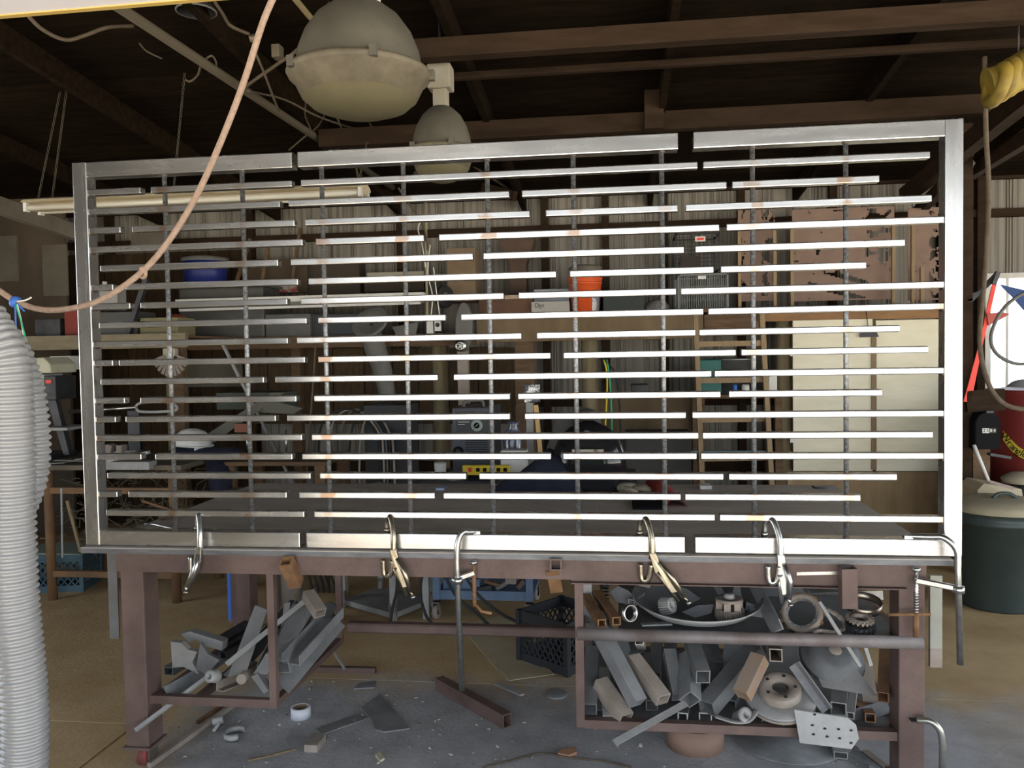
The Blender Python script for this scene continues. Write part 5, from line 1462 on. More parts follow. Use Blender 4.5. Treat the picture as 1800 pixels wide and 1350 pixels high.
m_chain = M('dusty_chain', (.12, .105, .08), .6, .3)
def chain(parent, p, q, n=40, r_=.0035):
    p, q = Vector(p), Vector(q)
    mb = MB()
    d_ = (q-p)/n
    for k in range(n):
        w_ = V(.006, 0, 0) if k % 2 else V(0, .006, 0)
        a_ = p+d_*k
        b2 = a_+d_*1.25
        mb.tube([a_+w_, b2+w_], .002, 4)
        mb.tube([a_-w_, b2-w_], .002, 4)
    return mb.build('chain', m_chain, parent, kind='stuff')
chain(t, a+V(.05, 0, .03), at(110, 140, 2.1))
chain(t, a+V(.16, 0, .03), at(118, 150, 2.1))
chain(t, at(305, 335, 2.3), at(328, 95, 1.9), 50)
chain(t, b_+V(-.05, 0, .03), at(645, 250, 2.2), 16)
# near fluorescent fixture, lit, at the top left above the camera
t = thing('near_strip_light', 'lit strip light at the top left corner, yellowed edge', 'light fixture', at(100, 0, -.9))
a, b_ = at(-300, 53, -.75)+V(0, -.15, .045), at(760, -36, -.75)+V(0, -.15, .045)
MB().bar(a, b_, .30, .035, up=(0, 0, 1)).build('housing', m_white, t)
MB().bar(a+V(0, .148, -.047), b_+V(0, .148, -.047), .022, .008).build('trim_edge', M('yellowed_edge', (.62, .42, .12), .5), t)
m_tube = M('lit_diffuser', (.70, .66, .67), .4, emit=.10)
MB().bar(a+V(.01, 0, -.032), b_+V(-.01, 0, -.032), .29, .03, up=(0, 0, 1)).build('diffuser', m_tube, t, 'milky lit diffuser')
for p in (a+V(.1, 0, .017), b_+V(-.1, 0, .017)):
    MB().cyl(p, V(p.x, p.y, roofz(p.y)-.01), .005, 6).build('hanger', m_dark, t)
# conduits running back under the roof
cdp = thing('conduit_pipe', 'dusty thick conduit pipe running diagonally under the roof', 'conduit', at(400, 150, 1.8))
MB().cyl(at(190, 0, .5), at(690, 330, 4.4), .027, 12).build('pipe', M('dusty_conduit', (.085, .07, .048), .85), cdp)
cd2 = thing('conduit_pipe', 'thin yellowish conduit passing behind the large lamp', 'conduit', at(620, 100, 2))
MB().cyl(at(512, -10, .9), at(760, 290, 4.6), .016, 10).build('pipe', M('yellow_dusty_conduit', (.17, .135, .07), .8), cd2)
for k, (pts, r_, lb_) in enumerate((
    ([(50, 28, .6), (75, 52, .65), (115, 70, .7), (150, 62, .75), (190, 48, .8), (235, 46, .9)], .010, 'looping brown cable at the upper left roof'),
    ([(378, 4, .8), (392, 25, .9), (405, 45, 1), (438, 60, 1.1)], .009, 'pale cord reaching the roof junction box'),
    ([(432, 152, 1.5), (480, 118, 1.4), (520, 90, 1.3), (545, 60, 1.3), (580, 5, 1.2)], .010, 'dark cable rising past the left of large lamp'),
    ([(436, 160, 1.5), (500, 175, 2), (560, 205, 2.4), (620, 225, 3), (680, 238, 3.4), (705, 252, 3.6)], .007, 'thin sagging wire behind the large lamp'),
    ([(540, 165, 2.2), (536, 200, 2.4), (545, 225, 2.6), (552, 240, 2.7)], .006, 'short dangling wire under large lamp left'),
    ([(575, 190, 2.4), (560, 220, 2.6), (530, 245, 2.7), (508, 264, 2.8)], .006, 'wire slanting down left from large lamp'),
    ([(585, 190, 2.6), (600, 225, 2.8), (615, 258, 3), (625, 290, 3.2), (632, 330, 3.4)], .008, 'wire pair hanging below the large lamp'),
    ([(640, 200, 2.8), (660, 230, 3), (690, 245, 3.2), (702, 255, 3.3)], .006, 'small curled wire between the two lamps'),
    ([(360, 105, 1.3), (372, 98, 1.3), (380, 110, 1.35), (378, 122, 1.4)], .006, 'small wire loop sticking out above the conduit pipe'),
    ([(326, 140, 1.6), (335, 143, 1.6), (348, 132, 1.55), (352, 118, 1.5)], .007, 'bent wire hook below the conduit pipe'),
    ([(450, 95, 1.3), (465, 130, 1.4), (480, 170, 1.6), (490, 195, 1.8)], .008, 'dark cord dropping from the junction box'),
    ([(700, 330, 3.8), (720, 360, 3.9), (745, 400, 4), (752, 440, 4.1)], .009, 'cable dropping from the roof to conduit boxes'),
    ([(245, 76, 1.2), (258, 90, 1.25), (285, 103, 1.3)], .005, 'thin stray wire at the upper left roof'),
    ([(820, 283, 4), (860, 310, 4.3), (900, 335, 4.6)], .012, 'dusty pipe sloping behind the gate top rail'))):
    wire('roof_cable', [at(*p) for p in pts], r_, m_cable, lb_, 'cable')
jb = thing('junction_box', 'small pale junction box on the roof wiring', 'junction box', at(488, 100, 1.35))
MB().box(at(477, 100, 1.35), at(499, 84, 1.42)).build('box', m_lamprim, jb, bev=.004)
MB().cyl(at(443, 62, 1.1), at(446, 72, 1.12), .02, 10).build('plug', m_lamprim, jb)
# round metal dome at the top
c0 = at(345, 20, 1.0)
t = thing('dome_shade', 'round dark metal dome shade at top left roof', 'shade', c0)
MB().lathe([(.10, 0), (.085, .03), (.05, .055), (.02, .06), (.02, .10), (.001, .10)], c0, 24).build('shade', m_dark, t)
MB().lathe([(.098, -.004), (.106, -.003), (.106, .003), (.098, .004)], c0, 28).build('rim', m_greypl, t)
MB().cyl(c0+V(0, 0, .1), V(c0.x, c0.y, roofz(c0.y)-.01), .01, 8).build('stem', m_dark, t)
# yellow ribbed duct at the right
t = thing('yellow_duct', 'coiled yellow ribbed air duct hanging at upper right', 'duct', at(1765, 172, 1.5))
m_yd = M('dusty_yellow_duct', (.34, .235, .03), .65, 0, (.15, .11, .03), 5)
for k in range(4):
    c0 = at(1752+k*15, 150-k*9, 1.5+.05*k)
    ringp = [c0+V(.02*math.sin(q*2*PI/24), .10*math.cos(q*2*PI/24), .085*math.sin(q*2*PI/24)) for q in range(25)]
    MB().tube(ringp, .034, 10, False).build('coil', m_yd, t)
MB().tube(smooth_path([at(1735, 150, 1.55), at(1765, 140, 1.55), at(1800, 120, 1.6), at(1860, 100, 1.6)], 4), .09, 16).build('duct', m_yd, t)
MB().cyl(at(1790, 110, 1.6), V(at(1790, 110, 1.6).x, 1.6, roofz(1.6)-.02), .006, 6).build('hanger', m_dark, t)
# little insulator at the beam
t = thing('insulator', 'small white insulator under the right knee brace', 'insulator', at(1702, 292, 3.5))
MB().lathe([(.001, 0), (.03, 0), (.035, .03), (.05, .05), (.03, .08), (.035, .12), (.001, .13)], at(1702, 300, 3.5), 16).build('body', m_white, t)
MB().cyl(at(1702, 282, 3.5), V(at(1702, 282, 3.5).x, 3.5, roofz(3.5)-.02), .008, 6).build('rod', m_dark, t)
# big hanging cable at right
wire('hanging_cable', [at(1731, 100, 1.7), at(1733, 230, 1.7), at(1738, 330, 1.7), at(1735, 420, 1.7), at(1728, 520, 1.7), at(1722, 600, 1.7), at(1736, 670, 1.7), at(1768, 712, 1.7), at(1830, 722, 1.7)], .014, m_cable, 'long dark cable hanging from roof and curving at right', 'cable', n=8)
wire('cable_loop', [at(1850, 500, 1.75), at(1800, 515, 1.75), at(1762, 545, 1.75), at(1742, 590, 1.75), at(1752, 622, 1.75), at(1790, 640, 1.75), at(1840, 632, 1.75)], .010, m_greypl, 'grey cable looping in front of the bright window', 'cable')
# rope swag with coloured strings
rope = wire('rope', [at(488, -20, -.9), at(462, 40, -.88), at(430, 140, -.86), at(392, 240, -.84), at(345, 345, -.82), at(292, 430, -.8), at(240, 486, -.8), at(170, 530, -.8), at(95, 545, -.8), at(40, 535, -.8), at(-10, 505, -.8), at(-60, 470, -.8)], .0095, m_rope, 'tan rope sagging across the upper left in front of gate', 'rope', n=10, k=8)
wire('knot', [at(243, 478, -.8), at(250, 488, -.79), at(256, 484, -.8), at(254, 470, -.8), at(246, 474, -.81)], .006, m_rope, None, None, rope)
st = thing('string_bundle', 'blue and green strings tied round the rope', 'string', at(28, 630, -.8))
MB().lathe([(.012, -.012), (.018, -.008), (.019, .008), (.012, .012)], at(27, 531, -.8), 16, (1, 0, -.35)).build('wrap', m_blu, st)
wire('strand', [at(27, 535, -.81), at(28, 570, -.81), at(32, 600, -.81), at(32, 630, -.81)], .0028, m_blu, None, None, st)
wire('strand', [at(30, 535, -.815), at(40, 580, -.815), at(36, 608, -.815), at(32, 626, -.815)], .0028, m_clear, None, None, st)
wire('strand', [at(28, 535, -.818), at(40, 575, -.818), at(48, 610, -.818), at(50, 655, -.818)], .0024, m_grn, None, None, st)
wire('strand', [at(30, 530, -.81), at(44, 528, -.81), at(55, 523, -.81)], .0028, m_clear, None, None, st)
wire('strand', [at(31, 534, -.81), at(38, 542, -.81), at(43, 547, -.81)], .0028, m_blu, None, None, st)
# ------------------------------------------------------------------ left foreground: hung coil of ribbed hose
def ribbed(parent, pts, r_, pitch=.0195, n=18, mat=m_hose, name='hose_run'):
    sp = smooth_path(pts, 14)
    L_ = sum((sp[i+1]-sp[i]).length for i in range(len(sp)-1))
    m_ = int(L_/pitch*4)
    # resample evenly
    res = []; acc = 0; i = 0; seg = (sp[1]-sp[0]).length
    for k in range(m_+1):
        s_ = L_*k/m_
        while i < len(sp)-2 and acc+seg < s_:
            acc += seg; i += 1; seg = (sp[i+1]-sp[i]).length
        res.append(sp[i].lerp(sp[i+1], min(1, (s_-acc)/max(seg, 1e-9))))
    rr = [r_*(1+(.085, .03, -.10, .03)[k % 4]) for k in range(len(res))]
    return MB().tube(res, rr, n).build(name, mat, parent)
YH = -1.15
hs = thing('ribbed_hose', 'coil of pale grey ribbed vacuum hose hanging at the left', 'hose', V(at(30, 1350, YH).x, YH, 0))
hr = .058
def ph(px, py, dy=0.): return at(px, py, YH+dy)
ribbed(hs, [ph(-30, 560), ph(-18, 580), ph(10, 640), ph(18, 760), ph(20, 900), ph(26, 1050), ph(40, 1200), ph(44, 1290), ph(40, 1400), ph(36, 1480)], hr*1.0)
ribbed(hs, [ph(-20, 580, .13), ph(12, 610, .13), ph(40, 680, .13), ph(52, 770, .13), ph(44, 850, .13), ph(10, 920, .13), ph(-40, 960, .13)], hr*.92)
ribbed(hs, [ph(-26, 840, .02), ph(-12, 900, .1), ph(-4, 1000, .12), ph(4, 1100, .12), ph(-10, 1180, .12), ph(-50, 1260, .12)], hr*.8)
# blue-grey pole beside the hose
MB().cyl(at(5, 1245, -.8), V(at(44, 1400, -.8).x, -.8, 0.0), .020, 12).build('steel_pole', M('bluegrey_pole', (.22, .25, .30), .4, .5), None, 'blue-grey steel pole leaning behind the ribbed hose', 'pole')

# ------------------------------------------------------------------ left workbench
YBN = 2.25
bn = thing('side_workbench', 'rusty pipe-legged workbench at the back left heaped with scrap', 'workbench', V(at(200, 1060, YBN).x, YBN+.3, 0))
zb = at(200, 818, YBN).z
bx0, bx1 = at(60, 818, YBN).x, at(318, 818, YBN).x
MB().box((bx0-.4, YBN, zb-.035), (bx1, YBN+.75, zb)).build('bench_top', M('bench_top', (.15, .125, .09), .8, 0, (.09, .075, .055), 4), bn)
m_rl = M('rusty_pipe', (.22, .12, .055), .75, .1, (.15, .085, .045), 6)
for px in (89, 308):
    x_ = at(px, 1000, YBN+.03).x
    MB().cyl((x_, YBN+.04, 0), (x_, YBN+.04, zb-.035), .033, 16).build('leg', m_rl, bn)
    MB().cyl((x_, YBN+.68, 0), (x_, YBN+.68, zb-.035), .033, 16).build('leg', m_rl, bn)
for py in (1008, 862):
    a, b_ = at(89, py, YBN+.03), at(308, py, YBN+.03)
    MB().box((a.x, YBN+.02, a.z-.022), (b_.x, YBN+.06, a.z+.022)).build('rail', m_rl, bn)
MB().box((bx0, YBN+.05, at(200, 1008, YBN).z-.02), (bx1, YBN+.7, at(200, 1008, YBN).z-.01)).build('under_shelf', m_wood, bn) if False else None
# second bench further right, lower wood legs
b2 = thing('wooden_bench', 'low wooden bench behind the steel gate left side', 'bench', V(at(400, 900, 2.6).x, 2.7, 0))
zb2 = at(370, 812, 2.6).z
x0, x1 = max(at(332, 812, 2.6).x, bx1+.13), at(470, 812, 2.6).x
MB().box((x0-.1, 2.6, zb2-.03), (x1+.45, 3.2, zb2)).build('bench_top', m_wood, b2)
for x_ in (x0, x1+.35):
    for y_ in (2.63, 3.12):
        MB().box((x_, y_, 0), (x_+.08, y_+.05, zb2-.03)).build('leg', m_wood, b2)
# pile of thin scrap on and in the bench
rd = random.Random(3)
for k, (px, dy, m_, lb_) in enumerate(((80, .05, m_dustlt, 'pale thin sheet scrap at the far left of workbench heap'), (96, .12, m_wood, 'brown sliver of board in the workbench heap'), (112, .05, m_dustlt, 'pale curled sheet scrap in the middle of workbench heap'), (128, .2, m_dustbr, 'brownish sheet scrap behind the pale curled one'), (142, .06, m_dustlt, 'pale sheet scrap of the heap nearest the gate stile'), (104, .3, m_dark, 'dark sheet scrap at the back of the workbench heap'))):
    a = V(at(px, 815, YBN).x, YBN+.05+dy, zb+.004+.009*k)
    d_ = V(math.cos(k*1.7), math.sin(k*1.7)*.6, .05)*rd.uniform(.09, .15)
    MB().bar(a-d_, a+d_, rd.uniform(.05, .10), .004).build('sheet_scrap', m_, None, lb_, 'scrap', 'sheet scraps heaped on the left workbench end')
wp = MB()
for k in range(150):
    p = V(rd.uniform(bx0+.08, bx1-.12), YBN+rd.uniform(.1, .55), rd.uniform(.42, zb-.12))
    d_ = V(rd.uniform(-1, 1), rd.uniform(-.5, .5), rd.uniform(-.7, .7)).normalized()*rd.uniform(.08, .25)
    m1 = p+d_*.5+V(rd.uniform(-.05, .05), 0, rd.uniform(-.05, .05))
    e = p+d_
    e.z = max(.2, e.z)
    wp.tube([p, m1, e], .0045, 4)
wp.build('wire_tangle', M('tangled_rusty_wire', (.16, .13, .09), .7, .2, (.07, .055, .04), 9), None, 'dense tangle of rusty wire and rods under workbench', 'wire', kind='stuff')
for k, (p, q, w_, m_, lb_) in enumerate((
    ((118, 880), (142, 970), .02, m_woodlt, 'pale stick poking down through the wire tangle'),
    ((108, 858), (110, 980), .012, m_dustlt, 'thin bright rod hanging before the wire tangle'),
    ((262, 795), (150, 818), .03, m_dustlt, 'flat metal bar across the workbench top'),
    ((250, 880), (330, 905), .02, m_rl, 'rusty rod end near the gate lower left corner'))):
    MB().bar(at(*p, YBN-.05), at(*q, YBN-.04), w_, w_*.7).build('loose_bar', m_, None, lb_, 'bar')
pbox(170, 812, 262, 826, YBN-.06, .10).build('steel_slab', m_dustlt, None, 'grey steel slab on the workbench front edge', 'slab', bev=.002)
# vise shape on bench
vs_ = thing('bench_vise', 'dusty steel bench vise on the left workbench', 'vise', V(at(200, 800, YBN+.2).x, YBN+.2, zb))
p = V(at(203, 800, YBN+.2).x, YBN+.2, zb)
MB().box(p+V(-.09, -.05, 0), p+V(.05, .05, .05)).build('base', m_dustbr, vs_, bev=.006)
MB().poly([p+V(-.16, -.04, .05), p+V(-.02, -.04, .05), p+V(.0, -.04, .12), p+V(-.04, -.04, .135), p+V(-.14, -.04, .085)], (0, .08, 0)).build('anvil_body', m_dustbr, vs_, bev=.006)
MB().box(p+V(.03, -.04, .05), p+V(.075, .04, .125)).build('front_jaw', m_dustbr, vs_, bev=.006)
MB().cyl(p+V(-.02, 0, .07), p+V(.16, 0, .07), .014, 10).build('screw', m_dustlt, vs_)
MB().cyl(p+V(.15, -.1, .07), p+V(.15, .1, .07), .007, 8).build('handle_bar', m_chrome, vs_)
# horizontal bandsaw arm
bs = thing('long_wrench', 'long steel puller tool with a looped end above workbench', 'tool', at(230, 735, 2.9))
MB().cyl(at(122, 724, 2.9), at(240, 716, 2.9), .016, 10).build('shaft', m_chrome, bs)
lp = [at(238, 716, 2.9), at(248, 708, 2.9), at(290, 706, 2.9), at(308, 712, 2.9), at(306, 722, 2.9), at(250, 724, 2.9), at(240, 718, 2.9)]
MB().tube(smooth_path(lp, 4), .012, 8).build('loop', m_dustlt, bs)
MB().box(at(232, 812, 2.96), at(244, 722, 2.92)).build('stand', m_dark, bs)
# hard hat on blue jeans
hh = thing('hard_hat', 'white hard hat resting on the bench behind gate', 'hard hat', V(at(335, 792, 2.75).x, 2.75, zb2))
c0 = V(at(335, 778, 2.75).x, 2.78, at(335, 778, 2.75).z-.01)
MB().lathe([(.14, 0), (.138, .02), (.125, .06), (.09, .095), (.045, .112), (.001, .116)], c0, 28, (.1, 0, 1)).build('shell', m_white, hh)
MB().lathe([(.138, .002), (.16, -.008), (.158, -.012), (.137, -.004)], c0, 28, (.1, 0, 1)).build('brim', m_white, hh)
MB().box(c0+V(.06, -.10, -.07), c0+V(.13, .02, -.02)).build('ear_cup', m_white, hh, bev=.015)
jn = MB()
for k in range(5):
    x_ = at(315+k*22, 795, 2.7).x
    jn.sphere((x_, 2.72+.03*(k % 2), zb2+.03), .11, 7, (1.0, .9, .62))
for v in jn.v: v.z = max(v.z, zb2+.001)
jn.tube([V(at(375, 805, 2.6).x, 2.62, zb2+.02), V(at(385, 830, 2.56).x, 2.57, zb2-.12), V(at(392, 860, 2.55).x, 2.56, zb2-.42)], [.06, .07, .05], 10, flat=1.3)
jn.build('denim_heap', M('dark_denim', (.012, .014, .030), .95, 0, (.02, .023, .045), 12, bump=.3), None, 'heap of dark denim trousers draped over the bench', 'trousers')
MB().lathe([(.045, 0), (.07, 0), (.07, .018), (.045, .018), (.045, 0)], V(at(405, 785, 2.75).x, 2.8, zb2), 24).build('yellow_tape', m_yellow, None, 'roll of yellow tape on the wooden bench', 'tape roll')
for k, px in enumerate((401, 419)):
    a, b_ = at(px, 800, 3.3), at(px-14, 880, 3.3)
    MB().bar(a, V(b_.x-.05, 3.2, 0), .04, .05).build('green_rail', M('green_steel', (.01, .10, .05), .5), None, 'green steel rail standing behind the bench, %s one' % ('left', 'right')[k], 'rail')
# sloping grey plank panels
MB().poly([at(322, 790, 3.0), at(350, 796, 3.0), at(500, 690, 3.4), at(478, 690, 3.4)], (0, .02, 0)).build('sloping_panel', M('olive_grey_panel', (.17, .16, .125), .75), None, 'olive grey plank sloping up behind the hard hat', 'plank')
MB().poly([at(440, 724, 3.3), at(470, 702, 3.3), at(532, 718, 3.3), at(515, 728, 3.3)], (0, .02, 0)).build('folded_sheet', M('olive_grey_panel2', (.13, .125, .10), .75), None, 'folded grey sheet right of the sloping plank', 'sheet')
MB().bar(at(390, 602, 3.5), at(442, 705, 3.5)+(at(442, 705, 3.5)-at(390, 602, 3.5))*2.72, .03, .02).build('pale_stick', m_dustlt, None, 'pale stick leaning below the left shelf', 'stick')
MB().bar(at(555, 608, 3.2), at(538, 850, 3.0), .012, .012).build('thin_pole', m_cable, None, 'thin dark pole standing behind the gate gap', 'pole')
for k, px in enumerate((434, 503)):
    a = at(px, 770, 2.9)
    MB().cyl(V(a.x, 2.9, zb2), a+V(0, 0, .06), .008, 8).box(a+V(-.035, -.006, .02), a+V(.035, .006, .03)).build('tee_wrench', m_chrome, None, 'small shiny tee-handled tool on bench, %s one' % ('left', 'right')[k], 'tool')
pbox(412, 745, 434, 760, 2.8, .08).build('red_brick', M('brick_red', (.22, .09, .06), .85), None, 'small brick-red block on the wooden bench', 'block')
# big pipes and cables behind the bench centre
for k in range(5):
    wire('bench_hose', [V(at(560+18*k, 790, 3.3).x, 3.3, 0), at(560+18*k, 790, 3.3), at(575+20*k, 735-5*k, 3.4), at(620+12*k, 720+3*k, 3.4), at(660+6*k, 760, 3.3), at(668+6*k, 800, 3.3), V(at(668+6*k, 800, 3.3).x, 3.3, 0)], .010, (m_rubber, m_dustbr, m_greypl)[k % 3], 'tangled dark hose behind the table, %s of five' % ('leftmost', 'second from left', 'middle', 'second from right', 'rightmost')[k], 'hose')
# rough shelf and pale planks at far left
sp_ = thing('side_shelf', 'pale rough plank shelf on the left above the drill press', 'shelf', at(170, 612, 3.3))
a, b_ = at(-20, 603, 3.3), at(326, 600, 3.3)
MB().box((a.x, 3.3, at(150, 614, 3.3).z), (b_.x, 3.345, at(150, 589, 3.3).z)).build('front_plank', M('pale_rough_plank', (.27, .23, .15), .75, 0, (.19, .155, .10), 4, (1, 5, 5)), sp_)
MB().box((a.x, 3.345, at(150, 593, 3.3).z-.02), (b_.x, 4.3, at(150, 593, 3.3).z)).build('deck', m_wood, sp_)
zz = at(150, 593, 3.3).z
for px in (40, 316):
    x_ = at(px, 650, 3.4).x
    MB().box((x_-.05, 3.36, 0), (x_+.05, 3.44, zz-.02)).build('post', m_wood, sp_)
for k, (x0, x1, yt, mm, lb_, cat_) in enumerate((
    (160, 240, 548, M('dark_grey_case', (.06, .06, .058), .5), 'dark grey tool case on the side shelf', 'case'),
    (245, 312, 558, M('olive_box', (.19, .17, .09), .8), 'olive yellow box on the side shelf right end', 'box'),
    (112, 150, 540, M('dull_red_tin', (.22, .03, .02), .6), 'red tin box on the side shelf behind gate stile', 'tin'),
    (60, 105, 560, m_dark, 'black box at the left of side shelf', 'box'))):
    a, b_ = at(x0, yt, 3.45), at(x1, yt, 3.45)
    MB().box((a.x, 3.45, zz), (b_.x, 3.75, (a.z+b_.z)/2)).build('shelf_'+cat_, mm, None, lb_, cat_, bev=.008)
c0 = V(at(275, 585, 3.6).x, 3.72, zz)
MB().lathe([(.001, .0), (.14, 0), (.13, .04), (.12, .14), (.085, .20), (.001, .215)], c0+V(0, .2, .0), 24).build('red_bonnet', M('dull_red', (.28, .05, .04), .6), None, 'dull red domed cover behind the olive box', 'cover')
MB().bar(at(225, 590, 3.42), at(258, 490, 3.42), .05, .04).build('lever_arm', m_dark, None, 'thick dark lever arm rising from the side shelf', 'lever')
pv = thing('pale_machine_head', 'small pale machine head with knob on the side shelf', 'machine', V(at(190, 548, 3.5).x, 3.5, at(190, 548, 3.45).z))
MB().box(at(160, 546, 3.52), at(222, 508, 3.66)).build('body', m_dustlt, pv, bev=.01)
MB().cyl(at(184, 508, 3.58), at(184, 495, 3.58), .02, 10).build('knob', m_white, pv)
# decorative pale panel with wings (eagle-like figure left plain): fan-shaped board
fb_ = thing('fan_board', 'pale fluted fan-shaped board hanging under the side shelf', 'board', at(300, 660, 3.25))
for k in range(11):
    a_ = R(198+k*14.4)
    c0 = at(300, 622, 3.25)
    e = c0+V(math.cos(a_)*.16, 0, math.sin(a_)*.19)
    MB().bar(c0+(e-c0)*.25, e, .026, .02, up=(0, 1, 0)).build('flute', M('pinkish_pale_board', (.30, .25, .215), .8, 0, (.24, .2, .17), 8), fb_)
MB().box(at(286, 640, 3.24), at(314, 612, 3.30)).build('centre_block', M('pale_block', (.40, .36, .28), .8), fb_, bev=.01)
# drill press
dp = thing('drill_press', 'cream and grey drill press behind the ribbed hose', 'drill press', V(at(75, 800, 2.7).x, 2.85, zb))
yd = 2.55
hd_ = [at(20, 632, yd), at(76, 628, yd), at(88, 640, yd), at(90, 656, yd), at(20, 656, yd)]
m_dcr = M('drill_cream', (.52, .50, .38), .5, 0, (.40, .38, .28), 6)
MB().poly(hd_, (0, .3, 0)).build('belt_cover', m_dcr, dp, bev=.01)
pbox(22, 658, 78, 700, yd+.03, .22).build('head', M('drill_grey', (.34, .35, .33), .5), dp, bev=.008)
pbox(78, 661, 98, 703, yd+.02, .24).build('switch_panel', m_dark, dp, bev=.006)
pbox(80, 668, 90, 674, yd+.012, .01).build('red_switch', m_redp, dp)
p = at(62, 680, yd+.02); MB().lathe([(.001, .012), (.012, .012), (.014, 0)], p, 12, (0, -1, 0)).build('lock_knob', m_dark, dp)
MB().tube([at(58, 690, yd-.02), at(66, 700, yd-.06), at(70, 676, yd-.05)], .007, 8).build('feed_lever', m_chrome, dp)
MB().cyl(V(at(50, 760, yd).x, yd+.14, zb), V(at(50, 700, yd).x, yd+.14, at(50, 660, yd).z), .035, 16).build('column', m_dustlt, dp)
MB().box(V(at(20, 800, yd).x, yd+.0, zb), V(at(90, 800, yd).x, yd+.3, zb+.04)).build('base', m_dark, dp)
MB().poly([at(82, 704, yd+.1), at(98, 704, yd+.1), at(122, 800, yd+.1), at(112, 800, yd+.1)], (0, .05, 0)).build('brace', m_dark, dp)
pbox(70, 752, 118, 757, yd-.02, .3).build('work_table', m_dustlt, dp)
pbox(88, 626, 124, 650, 3.2, .15).build('white_jar_box', m_white, None, 'white carton under the side shelf right of drill press', 'carton')
# blue milk crate
def crate(label, c, sx_, sy_, h_, rot, mat, group=None):
    """open crate: floor, rims, corner posts, lattice sides"""
    t = thing('milk_crate', label, 'crate', c, group)
    ex_, ey_ = V(math.cos(rot), math.sin(rot), 0), V(-math.sin(rot), math.cos(rot), 0)
    P = lambda a_, b__, z: Vector(c)+ex_*a_+ey_*b__+V(0, 0, z)
    hx_, hy_ = sx_/2, sy_/2
    MB().poly([P(-hx_, -hy_, .004), P(hx_, -hy_, .004), P(hx_, hy_, .004), P(-hx_, hy_, .004)], (0, 0, .008)).build('base', mat, t)
    cor = [(-hx_, -hy_), (hx_, -hy_), (hx_, hy_), (-hx_, hy_)]
    for k in range(4):
        a_, b__ = cor[k], cor[(k+1) % 4]
        for z_, hh_ in ((.025, .05), (h_-.03, .06)):
            MB().bar(P(*a_, z_), P(*b__, z_), .012, hh_).build('rim', mat, t)
        MB().bar(P(*a_, 0), P(*a_, h_), .03, .03, up=ex_).build('corner_post', mat, t)
        n_ = 9
        for q in range(-3, n_):
            for sgn in (1, -1):
                u0 = q/n_; u1 = u0+.33
                z0, z1 = .05, h_-.06
                if sgn < 0: z0, z1 = z1, z0
                if u0 < 0: z0 += (z1-z0)*(-u0)/.33; u0 = 0
                if u1 > 1: z1 = z0+(z1-z0)*(1-u0)/max(u1-u0, 1e-6); u1 = 1
                if u1-u0 < .02: continue
                A = Vector((a_[0]+(b__[0]-a_[0])*u0, a_[1]+(b__[1]-a_[1])*u0)); B = Vector((a_[0]+(b__[0]-a_[0])*u1, a_[1]+(b__[1]-a_[1])*u1))
                MB().bar(P(A.x, A.y, z0), P(B.x, B.y, z1), .006, .008, up=(0, 0, 1)).build('lattice_strip', mat, t)
    return t
c0 = fl(112, 1050); 
ct = crate('blue plastic milk crate on the floor under left workbench', V(at(100, 1040, 2.5).x-.05, 2.62, 0), .46, .34, .29, R(12), M('blue_crate', (.05, .095, .12), .6, 0, (.07, .12, .15), 5))
MB().box(V(at(60, 970, 2.5).x-.1, 2.44, .292), V(at(140, 970, 2.5).x+.05, 2.8, .302)).build('crate_board', M('pale_green_board', (.24, .27, .22), .8), None, 'pale greenish board lying on the blue milk crate', 'board')

# ------------------------------------------------------------------ under and behind the table
bc = crate('black plastic milk crate on the floor beside right rack', V(at(985, 1170, 1.35).x+.02, 1.42, 0), .36, .36, .29, R(-38), M('black_crate', (.025, .027, .032), .5))
m_tancard = M('dusty_tan_card', (.40, .33, .21), .9, 0, (.47, .39, .26), 5)
MB().poly([fl(818, 1112), fl(905, 1128), fl(985, 1172), fl(890, 1196)], (0, 0, .004)).build('cardboard_sheet', m_tancard, None, 'tan cardboard sheet lying flat below the stretcher', 'cardboard')
MB().poly([fl(880, 1178, .005), fl(895, 1197, .005), fl(975, 1186, .005), fl(960, 1172, .005), fl(900, 1184, .005)], (0, 0, .004)).build('cardboard_flap', m_tancard, None, 'bent cardboard flap against the black milk crate', 'cardboard')
MB().poly([fl(770, 1108), fl(880, 1083), fl(930, 1092), fl(940, 1108), fl(860, 1112)], (0, 0, .004)).build('cardboard_sheet', m_tancard, None, 'rounded tan cardboard sheet under the blue cart', 'cardboard')
# grey stand cart
YC = 1.95
gc = thing('grey_cart', 'dusty grey steel cart on casters seen under table', 'cart', V(at(690, 1095, YC).x, 2.2, 0))
cn = [fl(692, 1092, .0), fl(757, 1092, .0)+V(.02, .35, 0), fl(610, 1075, 0)+V(0, .12, 0), V(0, 0, 0)]
p1 = V(at(692, 1080, 2.0).x, 2.0, 0); p2 = V(at(750, 1040, 2.3).x+.02, 2.35, 0); p3 = V(at(606, 1070, 2.3).x, 2.28, 0); p4 = p2+p3-p1
zsf = at(692, 1080, 2.0).z
MB().poly([p_+V(0, 0, zsf-.03) for p_ in (p1, p2, p4, p3)], (0, 0, .035)).build('shelf', m_dustlt, gc)
for p_ in (p1, p2, p3, p4):
    MB().box(p_+V(-.02, -.02, zsf-.06), p_+V(.02, .02, .80)).build('leg', m_dustlt, gc)
    MB().lathe([(.02, -.014), (.05, -.014), (.052, 0), (.05, .014), (.02, .014)], p_+V(.0, -.02, .052), 20, (1, .2, 0)).build('caster_wheel', m_dustbr, gc)
    MB().channel(p_+V(0, -.04, .12), p_+V(0, .01, .12), .045, .07, .005, up=(0, 0, -1)).build('caster_fork', m_chrome, gc)
